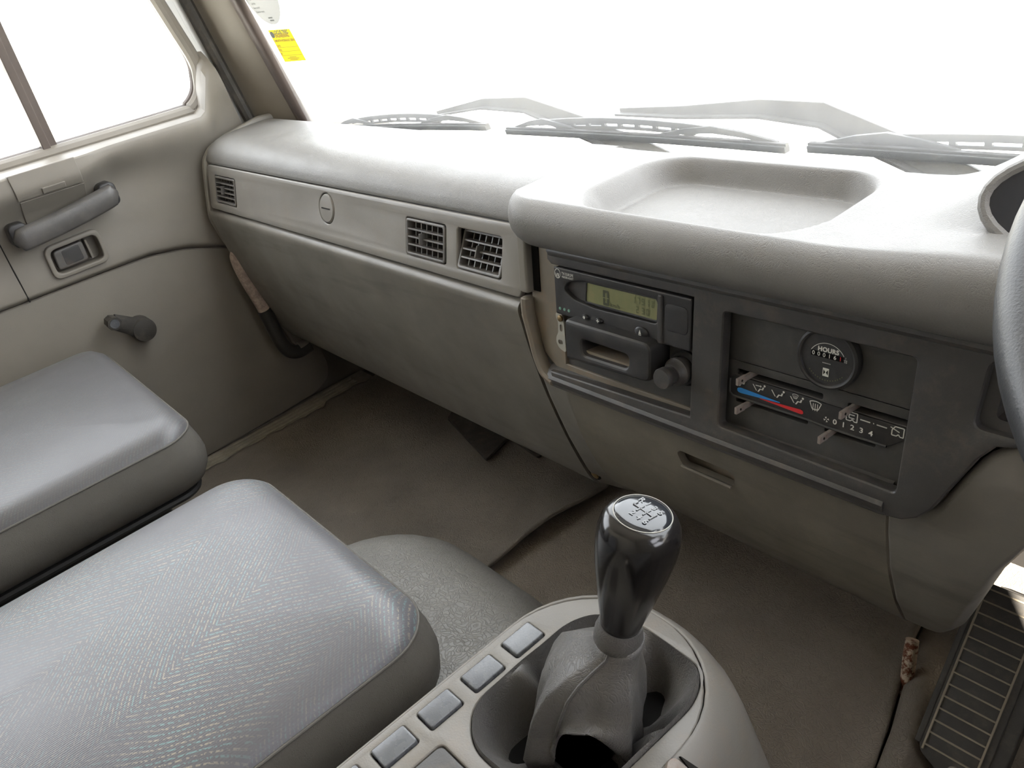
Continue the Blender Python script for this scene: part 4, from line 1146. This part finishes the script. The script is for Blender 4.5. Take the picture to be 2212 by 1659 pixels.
def build_gear():
    Bp = Vector((-.298, .257, -.424)); Tp = Vector((-.2810, .2765, -.329)); ax = (Tp - Bp).normalized(); Ln = (Tp - Bp).length
    t = thing('gear_lever', (-.32, .24, CT - .03), 'glossy black six speed gear lever with a dark leatherette gaiter', 'gear lever')
    # knob: pear shape
    prof = [(.0005, -.006), (.0110, -.006), (.0128, -.002), (.0150, .010), (.0183, .025), (.0218, .042), (.0246, .056), (.0263, .068), (.0269, .076), (.0267, .083), (.0256, .0893), (.0228, .0948), (.0186, .0976)]
    k = lathe('knob', [(r, h * Ln / .0976) for r, h in prof], Bp, ax, M['knob'], t, n=56, angle=80)
    capo = Bp + ax * (Ln - .0006)
    cp = lathe('knob_cap', [(.0186, 0), (.0182, .0010), (.0140, .0020), (.0080, .0026), (.0005, .0029)], capo, ax, M['knobcap'], k, n=48, angle=80)
    tag(cp, label='shiny cap with gear pattern R 1 3 5 2 4 6')
    u = (Vector((1, 0, 0)) - ax * ax.x).normalized(); v = ax.cross(u)
    fr = Fr(capo, u, v); n1 = .0035
    tube('cap_ring', [fr(.0185 * math.cos(a * PI / 24), .0185 * math.sin(a * PI / 24), .0008) for a in range(48)], .00035, M['zinc'], k, n=6, closed=True)
    bars = []
    def bar(u0, v0, u1, v1, w_=.00045):
        bars.append(fbox(fr, min(u0, u1) - w_, max(u0, u1) + w_, min(v0, v1) - w_, max(v0, v1) + w_, n1 - .002, n1 - .0002))
    xs = (-.0078, -.0026, .0026, .0078)
    bar(xs[0], 0, xs[3], 0)
    for i, x in enumerate(xs): bar(x, 0 if i == 0 else -.0032, x, .0034)
    V, F = merge(*bars); obj('shift_pattern', V, F, M['mark'], cp, smooth=False)
    for s, x in zip('R135', xs):
        V, F = text_vf(s, .0062, fr, x, .0075, n1 - .0006, 'CENTER', .0002); obj('gear_mark', V, F, M['mark'], cp, smooth=False, recalc=False)
    for s, x in zip('246', xs[1:]):
        V, F = text_vf(s, .0062, fr, x, -.0072, n1 - .0006, 'CENTER', .0002); obj('gear_mark', V, F, M['mark'], cp, smooth=False, recalc=False)
    # collar
    tube('collar', [Bp + ax * .004, Bp - ax * .003, Bp - ax * .011, Bp - ax * .013], [.0150, .0168, .0166, .0155], M['boot'], t, n=28)
    # gaiter cone draped from the collar, leaning to the passenger side, with an arched opening at the rear
    N = 112
    rim, c = resample(BOOT, N)
    cz = Bp.z - .010
    low = Vector((-.330, .236))
    cone = [(0, .0160, 0, 0), (.006, .0172, .05, 0), (.014, .0215, .25, .3), (.022, .0285, .45, .7), (.032, .0345, .60, 1), (.046, .0385, .72, 1), (.062, .0410, .82, 1), (.078, .0430, .9, 1), (.092, .0440, 1.0, 1), (.104, .0430, 1.0, 1)]
    rings = []
    for h, r, bl_, sqk in cone:
        ring = []
        for k in range(N):
            a = 2 * PI * k / N; q = a - .62
            sq = 1 + sqk * (.93 / max(abs(math.cos(q)), abs(math.sin(q))) - 1) * .62      # soft four-sided section
            fold = 1 + sqk * (.045 * math.cos(5 * a + 1.1 + h * 14) + .035 * math.cos(9 * a - h * 40)) * min(1, h / .05)
            rr = r * sq * fold
            ctr = Vector((Bp.x, Bp.y)).lerp(low, bl_)
            d = (a - math.radians(316) + PI) % (2 * PI) - PI
            arch = max(0, 1 - (d / .62) ** 2) if abs(d) < .62 else 0
            z = cz - h + .062 * arch ** .7 * max(0, (h - .045) / .06) + .003 * math.sin(3 * a) * min(1, h / .06)
            rr *= 1 + .10 * arch * max(0, (h - .05) / .05)
            ring.append((ctr.x + rr * math.cos(a), ctr.y + rr * math.sin(a), z))
        rings.append(ring)
    V, F = loft(rings, True)
    obj('gaiter', V, F, M['boot'], t, angle=100, solid=.0015)
    kk = int(N * .79)
    tube('gaiter_seam', [Vector(r[kk]) + Vector((-.0005, -.0004, .0003)) for r in rings], .0012, M['boot'], t, n=6)
    # gathered skirt of the gaiter rolling up to the rim
    rings = []
    for s_, z0 in ((.40, -.545), (.55, -.543), (.66, -.537), (.76, -.527), (.84, -.517), (.90, -.509), (.945, -.5025), (.975, -.4945), (.993, -.5005), (1.0, -.509)):
        ring = []
        for k in range(N):
            a = 2 * PI * k / N
            p = low.lerp(rim[k], s_)
            w_ = math.sin(PI * min(1, max(0, (s_ - .42) / .58)))
            f_ = (.015 * math.sin(4 * a + .4) + .009 * math.sin(7 * a + 2.0) + .004 * math.sin(13 * a)) * w_
            out_ = (p - low).normalized() * (.004 * math.sin(6 * a) * w_)
            z = z0 + f_
            if s_ > .9: z = z0 + f_ * .35
            ring.append((p.x + out_.x, p.y + out_.y, min(z, CT + .003)))
        rings.append(ring)
    V, F = loft(rings, True, True, False)
    obj('gaiter_skirt', V, F, M['boot'], t, angle=100)
build_gear()

# ================================================================== SEATS
def build_seat(name, x0, x1, y0, y1, zt, rf, mat, label, back=True, cat='seat', group=None, side_h=.105, zbase=-.868):
    t = thing(name, ((x0 + x1) / 2, (y0 + y1) / 2, -.87), label, cat, group)
    K = 9
    def rr(ins, r): return rrect(x0 + ins, x1 - ins, y0 + ins, y1 - ins, max(.008, r - ins * .8), K)
    # top panel
    zc = lambda x, y: zt
    rings = []
    def crown(x, y):
        a = 1 - ((x - (x0 + x1) / 2) / ((x1 - x0) / 2)) ** 2; return .010 * max(0, a) + .0025 * nz(x, y, 12)
    for ins, dz in ((.0030, -.019), (.0055, -.0135), (.011, -.0085), (.019, -.0052), (.032, -.0025), (.052, -.0005), (.08, .001), (.12, .002), (.16, .002)):
        rings.append([(x, y, zt + dz + (crown(x, y) if ins > .015 else 0)) for x, y in rr(ins, rf)])
    V, F = loft(rings, True, False, False)
    # fill the middle with a grid-like fan of narrower rings
    n = len(rings[0]); inner = rings[-1]; k0 = (len(rings) - 1) * n
    cx, cy = (x0 + x1) / 2, (y0 + y1) / 2
    for s in (.66, .33):
        V += [(lerp(cx, p[0], s), lerp(cy, p[1], 1 - (1 - s) * .25 if False else s), zt + .002 + crown(lerp(cx, p[0], s), lerp(cy, p[1], s))) for p in inner]
        b = len(V) - n
        F += [(k0 + j, k0 + (j + 1) % n, b + (j + 1) % n, b + j) for j in range(n)]; k0 = b
    F.append(tuple(range(k0, k0 + n)))
    obj('cushion_top', V, F, mat, t, angle=80)
    # piping at the edge
    tube('piping', [(x, y, zt - .0190) for x, y in rr(.0025, rf)], .0015, M['seatside'], t, n=8, closed=True)
    # side band tucking in below
    rings = [[(x, y, z + .003 * nz(x * 1.0, y, 9, z)) for x, y in rr(ins, rf)] for ins, z in ((.0030, zt - .019), (.001, zt - .027), (-.004, zt - .045), (-.006, zt - .062), (-.003, zt - .080), (.006, zt - .096), (.020, zt - side_h), (.05, zt - side_h - .004))]
    V, F = loft(rings, True, False, True)
    obj('side_band', V, F, M['seatside'], t, angle=80)
    # base
    V, F = box_vf(x0 + .04, x1 - .04, y0 + .03, y1 - .07, zbase, zt - side_h + .002)
    obj('seat_base', V, F, M['seatbase'], t, bevel=.012)
    tube('base_rim', [(x, y, zt - side_h - .006) for x, y in rr(.022, rf)], .006, M['seatbase'], t, n=8, closed=True)
    if back:
        rings = []
        for s in range(8):
            h = s / 7; z = zt - .03 + h * .52; yy = y0 + .02 - h * .10
            w_ = .012 + .03 * h ** 3
            rings.append([(x, y, z) for x, y in rrect(x0 + w_, x1 - w_, yy - .10, yy + .01, .035, 5)])
        V, F = loft(rings, True, True, True)
        obj('backrest', V, F, mat, t, angle=60)
    return t
build_seat('passenger_seat', -1.515, -1.047, -.42, .218, -.500, .05, M['cloth2'], 'worn grey outer passenger seat by the door', group='passenger seats')
build_seat('passenger_seat', -.885, -.487, -.42, .222, -.500, .055, M['cloth'], 'fleck patterned grey middle seat beside the gear console', group='passenger seats', zbase=-.617)
build_seat('driver_seat', -.165, .36, -.46, .10, -.47, .06, M['cloth2'], 'grey driver seat behind the steering wheel', back=False)

# ================================================================== STEERING WHEEL
def build_wheel():
    th = .36; C = Vector((.094, .362, -.131)); r = .196
    e = Vector((0, math.cos(th), math.sin(th))); X = Vector((1, 0, 0)); n = X.cross(e)
    t = thing('steering_wheel', tuple(C - n * .10), 'dark rubber steering wheel rim at the right edge', 'steering wheel')
    path = [C - X * (r * math.cos(a)) + e * (r * math.sin(a)) for a in [2 * PI * i / 96 for i in range(96)]]
    tube('rim', path, .0145, M['wheel'], t, n=18, closed=True)
    hub = C - n * .055
    lathe('hub', [(.001, -.02), (.055, -.02), (.062, 0), (.058, .018), (.03, .026), (.001, .027)], hub, n, M['wheel'], t, n=32)
    for a in (-PI / 2, PI / 6, 5 * PI / 6):
        d = X * math.cos(a) + e * math.sin(a)
        V, F = tube_vf([hub + d * .045, hub + d * .12 + n * .02, C + d * (r - .004) - n * .004], [.016, .014, .011], 12, squash=(1.2, .5)); obj('spoke', V, F, M['wheel'], t)
    lathe('column', [(.034, 0), (.036, -.04), (.040, -.07)], hub, n, M['black'], t, n=24)
build_wheel()

# ================================================================== PEDAL FOOTREST, ROD, GRAB BAR
def build_footrest():
    p0 = Vector((-.197, .583, -.842)); p1 = Vector((-.197, .715, -.698))
    v = (p1 - p0).normalized(); ln = (p1 - p0).length
    fr = Fr(p0, (1, 0, 0), v)
    t = thing('footrest', (-.197, .65, -.86), 'ribbed black rubber footrest plate at the bottom right', 'footrest')
    hw = .034
    plate('plate', [rpoly([(-hw, .012), (-hw + .006, 0), (hw, -.03), (hw, ln), (-hw, ln)], .004)], -.006, 0, fr, M['rubber'], t, bev=.0015)
    V, F = fbox(fr, -hw - .003, -hw + .003, .008, ln, -.030, .0015); obj('side_flange', V, F, M['rubber'], t, bevel=.0015)
    V, F = fbox(fr, hw - .003, hw + .014, -.03, ln, -.020, -.002); obj('side_flange', V, F, M['rubber'], t, bevel=.003)
    for x in (-hw + .007, hw - .008):
        V, F = fbox(fr, x - .0011, x + .0011, .004, ln - .003, -.001, .0022); obj('border_rib', V, F, M['rib'], t, bevel=.0006)
    k = 14
    for i in range(k):
        a = lerp(.010, ln - .006, i / (k - 1))
        V, F = fbox(fr, -hw + .007, hw - .008, a - .0010, a + .0010, -.001, .0020); obj('rib', V, F, M['rib'], t, bevel=.0005)
    lathe('bolt', [(.0075, 0), (.0072, .003), (.004, .0045), (.0005, .005)], fr(.008, -.003, 0), fr.n, M['housing'], t, n=20)
    V, F = fbox(fr, -hw + .01, hw, .0, ln, -.09, -.04); obj('support', V, F, M['gap'], t)
build_footrest()

def build_rod():
    p = [(-.283, .672, -.885), (-.285, .679, -.866), (-.289, .692, -.838), (-.2915, .701, -.821)]
    V, F = tube_vf(p, [.0072, .0075, .0080, .0076], 14)
    o = obj('lever_stub', V, F, M['rustrod'], angle=50); tag(o, 'short rusty flaking rod standing up through the floor mat', 'rod')
build_rod()

def build_grab_bar():
    t = thing('grab_bar', (-1.556, .56, -.71), 'black grab bar with torn tan sleeve between door and dash', 'grab bar')
    x = -1.548
    A = smooth_path([(x, .548, -.452), (x, .522, -.462), (x, .517, -.480), (x, .521, -.52), (x, .531, -.575), (x, .534, -.600)], 5)
    tube('torn_sleeve', A, .0128, M['barfoam'], t, n=14)
    Bq = smooth_path([(x, .532, -.590), (x, .536, -.615), (x, .541, -.660), (x, .548, -.688), (x, .560, -.703), (x, .578, -.708), (x, .60, -.706)], 5)
    tube('bar', Bq, .0148, M['barblack'], t, n=14)
    tube('bar_core', [(x, .56, -.45), (x, .535, -.4535), (x, .5205, -.4625)], .0105, M['white'], t, n=10)
    lathe('end_stop', [(.012, 0), (.012, .03)], (x, .575, -.700), (0, 1, -.1), M['lower'], t, n=14)
build_grab_bar()

# ================================================================== STICKERS
def paper_mat(name, c):
    t = NT(name)
    tr = t.n('ShaderNodeBsdfTranslucent'); tr.inputs[0].default_value = (*c, 1)
    df = t.n('ShaderNodeBsdfDiffuse'); df.inputs[0].default_value = (*c, 1)
    mx = t.n('ShaderNodeMixShader'); mx.inputs[0].default_value = .13
    t.lk(df.outputs[0], mx.inputs[1]); t.lk(tr.outputs[0], mx.inputs[2]); t.lk(mx.outputs[0], t.out.inputs[0])
    t.t.nodes.remove(t.b); return t.m
M['yellow'] = paper_mat('yellow_paper_backlit', (.95, .86, .07))
M['paper'] = paper_mat('white_paper_backlit', (.62, .62, .60))

def build_stickers():
    fr = Fr((0, wsy(0) - .0005, 0), (1, 0, 0), (0, -.21, 1)); k = math.hypot(1, .21)
    Q = lambda x, z: (x, z * k)
    t = thing('service_sticker', (-1.41, wsy(-.146), -.146), 'bright yellow service sticker on the windscreen corner', 'sticker')
    lp = [Q(-1.442, -.1455), Q(-1.361, -.1440), Q(-1.376, -.0905), Q(-1.454, -.0890)]
    lp = [Q(-1.4475, -.1457), Q(-1.3655, -.1437), Q(-1.3705, -.0905), Q(-1.4515, -.0895)]
    plate('paper', [lp], .0, .0005, fr, M['yellow'], t)
    n1 = .0008
    e = [Q(-1.4455 + .0075 * math.cos(a * PI / 10) + .003, -.0978 + .0055 * math.sin(a * PI / 10)) for a in range(20)]
    V, F = flat_vf(e, fr, n1); obj('emblem', V, F, M['inkdark'], t, smooth=False, recalc=False)
    def tx(s, size, x, z, m, bold=.0001, sx=1, al='LEFT'):
        u, v = Q(x, z); V, F = text_vf(s, size, fr, u, v, n1, al, bold, sx); obj('print_line', V, F, M[m], t, smooth=False, recalc=False)
    tx('LOCUS TREC', .0085, -1.434, -.0945, 'inkdark', .0002, 1.05)
    tx('ENGINEERING', .0085, -1.434, -.1005, 'ink', .0002, .92)
    tx('6 MONTH HYDRAULIC SERVICE', .0058, -1.447, -.1085, 'ink', .0001, .98)
    for i, (s, z) in enumerate((('DATE:', -.1185), ('DUE:', -.1255), ('BY:', -.1325))):
        tx(s, .0052, -1.4465, z + .001, 'ink')
        a, b = Q(-1.4465, z - .002); a2, b2 = Q(-1.369, z - .001)
        V, F = flat_vf([(a, b), (a2, b2), (a2, b2 + .0004), (a, b + .0004)], fr, n1); obj('rule', V, F, M['ink'], t, smooth=False, recalc=False)
    for z, wd in ((-.1375, .026), (-.1397, .044), (-.1419, .030)):
        V, F = merge(*[flat_vf([Q(-1.406 - wd / 2 + i * .0018, z), Q(-1.406 - wd / 2 + i * .0018 + .0012, z), Q(-1.406 - wd / 2 + i * .0018 + .0012, z + .0010), Q(-1.406 - wd / 2 + i * .0018, z + .0010)], fr, n1) for i in range(int(wd / .0018))])
        obj('fine_print', V, F, M['ink'], t, smooth=False, recalc=False)
    # round white inspection disc
    t = thing('inspection_disc', (-1.417, wsy(-.08), -.08), 'round white inspection disc above the yellow sticker', 'sticker')
    e = [Q(-1.417 + .0625 * math.cos(a * PI / 24), -.019 + .0625 * math.sin(a * PI / 24)) for a in range(48)]
    plate('paper', [e], .0, .0005, fr, M['paper'], t)
    for s, x, z in (('Lift', -1.462, -.0375), ('Lift No.', -1.462, -.0445), ('Date tested', -1.462, -.0515), ('Date for retest', -1.459, -.0585)):
        u, v = Q(x, z); V, F = text_vf(s, .0048, fr, u, v, n1); obj('print_line', V, F, M['inkdark'], t, smooth=False, recalc=False)
    for x, z in ((-1.425, -.0710), (-1.423, -.0755)):
        V, F = merge(*[flat_vf([Q(x + i * .0026, z), Q(x + i * .0026 + .0016, z), Q(x + i * .0026 + .0016, z + .0022), Q(x + i * .0026, z + .0022)], fr, n1) for i in range(6)])
        obj('fine_print', V, F, M['inkdark'], t, smooth=False, recalc=False)
build_stickers()

# ================================================================== WIPERS (outside the glass)
def build_wipers():
    def P(x, z, off): return Vector((x, wsy(z) + off, z))
    def strip(path, wd, dp, tilt=0):
        """flat pressed-steel strip along a path on the glass"""
        rings = []
        for i, (x, z, off) in enumerate(path):
            a = path[max(i - 1, 0)]; b = path[min(i + 1, len(path) - 1)]
            d = Vector((b[0] - a[0], b[1] - a[1])).normalized(); nn = Vector((-d.y, d.x)) * (wd[i] / 2)
            rings.append([P(x + nn.x, z + nn.y, off), P(x + nn.x, z + nn.y, off + dp), P(x - nn.x, z - nn.y, off + dp), P(x - nn.x, z - nn.y, off)])
        return loft(rings, True, True, True)
    def blade(t, x0, z0, x1, z1, sag=.002):
        def pt(s, h, off): return (lerp(x0, x1, s), lerp(z0, z1, s) + sag * 4 * s * (1 - s) + h, off)
        pth = [pt(i / 16, 0, .010) for i in range(17)]
        V, F = strip(pth, [.0075] * 17, .010); obj('rubber', V, F, M['wiper'], t, bevel=.0008)
        V, F = strip([pt(i / 16, .0045, .013) for i in range(17)], [.003] * 17, .006); obj('spine', V, F, M['black'], t)
        # main bridge with windows between its posts
        def arc(s): return .005 + .012 * math.sin(PI * s) ** .6
        S = [lerp(.13, .80, i / 20) for i in range(21)]
        V, F = strip([pt(s, arc((s - .08) / .8), .024) for s in S], [.0075] * 21, .004); br = obj('bridge', V, F, M['wiper'], t, bevel=.0008)
        S = [lerp(.22, .72, i / 14) for i in range(15)]
        V, F = strip([pt(s, arc((s - .08) / .8) - .0085, .024) for s in S], [.0035] * 15, .004); obj('bridge_rail', V, F, M['wiper'], br)
        for i in range(9):
            s = lerp(.22, .72, i / 8); h = arc((s - .08) / .8)
            V, F = strip([pt(s, h - .0085, .024), pt(s, h, .024)], [.006, .006], .004); obj('bridge_post', V, F, M['wiper'], br)
        # end yokes reaching down to the rubber
        for a, b, c in ((.03, .16, .30), (.62, .78, .97)):
            V, F = strip([pt(a, .004, .018), pt((a + b) / 2, .010, .020), pt(b, .013, .022), pt((b + c) / 2, .010, .020), pt(c, .004, .018)], [.004, .0065, .0085, .0065, .004], .005); obj('yoke', V, F, M['wiper'], t, bevel=.0006)
    sets = [(( -1.423, -.277, -.950, -.252), [(-1.12, -.246, .05), (-.995, -.2275, .055), (-.905, -.2285, .06), (-.836, -.2480, .06), (-.76, -.270, .06), (-.69, -.288, .055), (-.60, -.314, .045)], 'left hand windscreen wiper ending near the pillar'),
            ((-.908, -.2555, -.467, -.2535), [(-.72, -.230, .05), (-.624, -.229, .055), (-.523, -.2235, .06), (-.452, -.2280, .06), (-.392, -.2545, .06), (-.322, -.2840, .06), (-.26, -.309, .05), (-.20, -.335, .045)], 'middle windscreen wiper with slotted bridge behind the tray'),
            ((-.442, -.2505, .03, -.2555), [(-.16, -.232, .05), (-.06, -.228, .055), (.03, -.226, .06), (.09, -.25, .06), (.17, -.30, .055), (.24, -.34, .045)], 'right hand windscreen wiper in front of the instruments')]
    for (x0, z0, x1, z1), arm, lab in sets:
        t = thing('windscreen_wiper', (arm[-1][0], wsy(-.35) + .05, -.35), lab, 'wiper', 'windscreen wipers')
        blade(t, x0, z0, x1, z1)
        n = len(arm); sm = []
        for a, b in zip(arm, arm[1:]): sm += [Vector(a).lerp(Vector(b), i / 3) for i in range(3)]
        sm.append(Vector(arm[-1]))
        wd = [lerp(.006, .029, min(1, i / (len(sm) * .55))) for i in range(len(sm))]
        V, F = strip([(p.x, p.y, p.z) for p in sm], wd, .004)
        a_ = obj('arm', V, F, M['wiper'], t, bevel=.001)
        # turned-down flange of the arm
        V, F = strip([(p.x, p.y - w_ * .5, p.z - .010) for p, w_ in zip(sm, wd)], [.003] * len(sm), .013); obj('arm_flange', V, F, M['wiper'], a_)
        pv = P(arm[-1][0], arm[-1][1], 0)
        lathe('pivot', [(.016, .01), (.016, .05), (.010, .058), (.001, .06)], pv, (0, 1, .21), M['black'], t, n=20)
build_wipers()
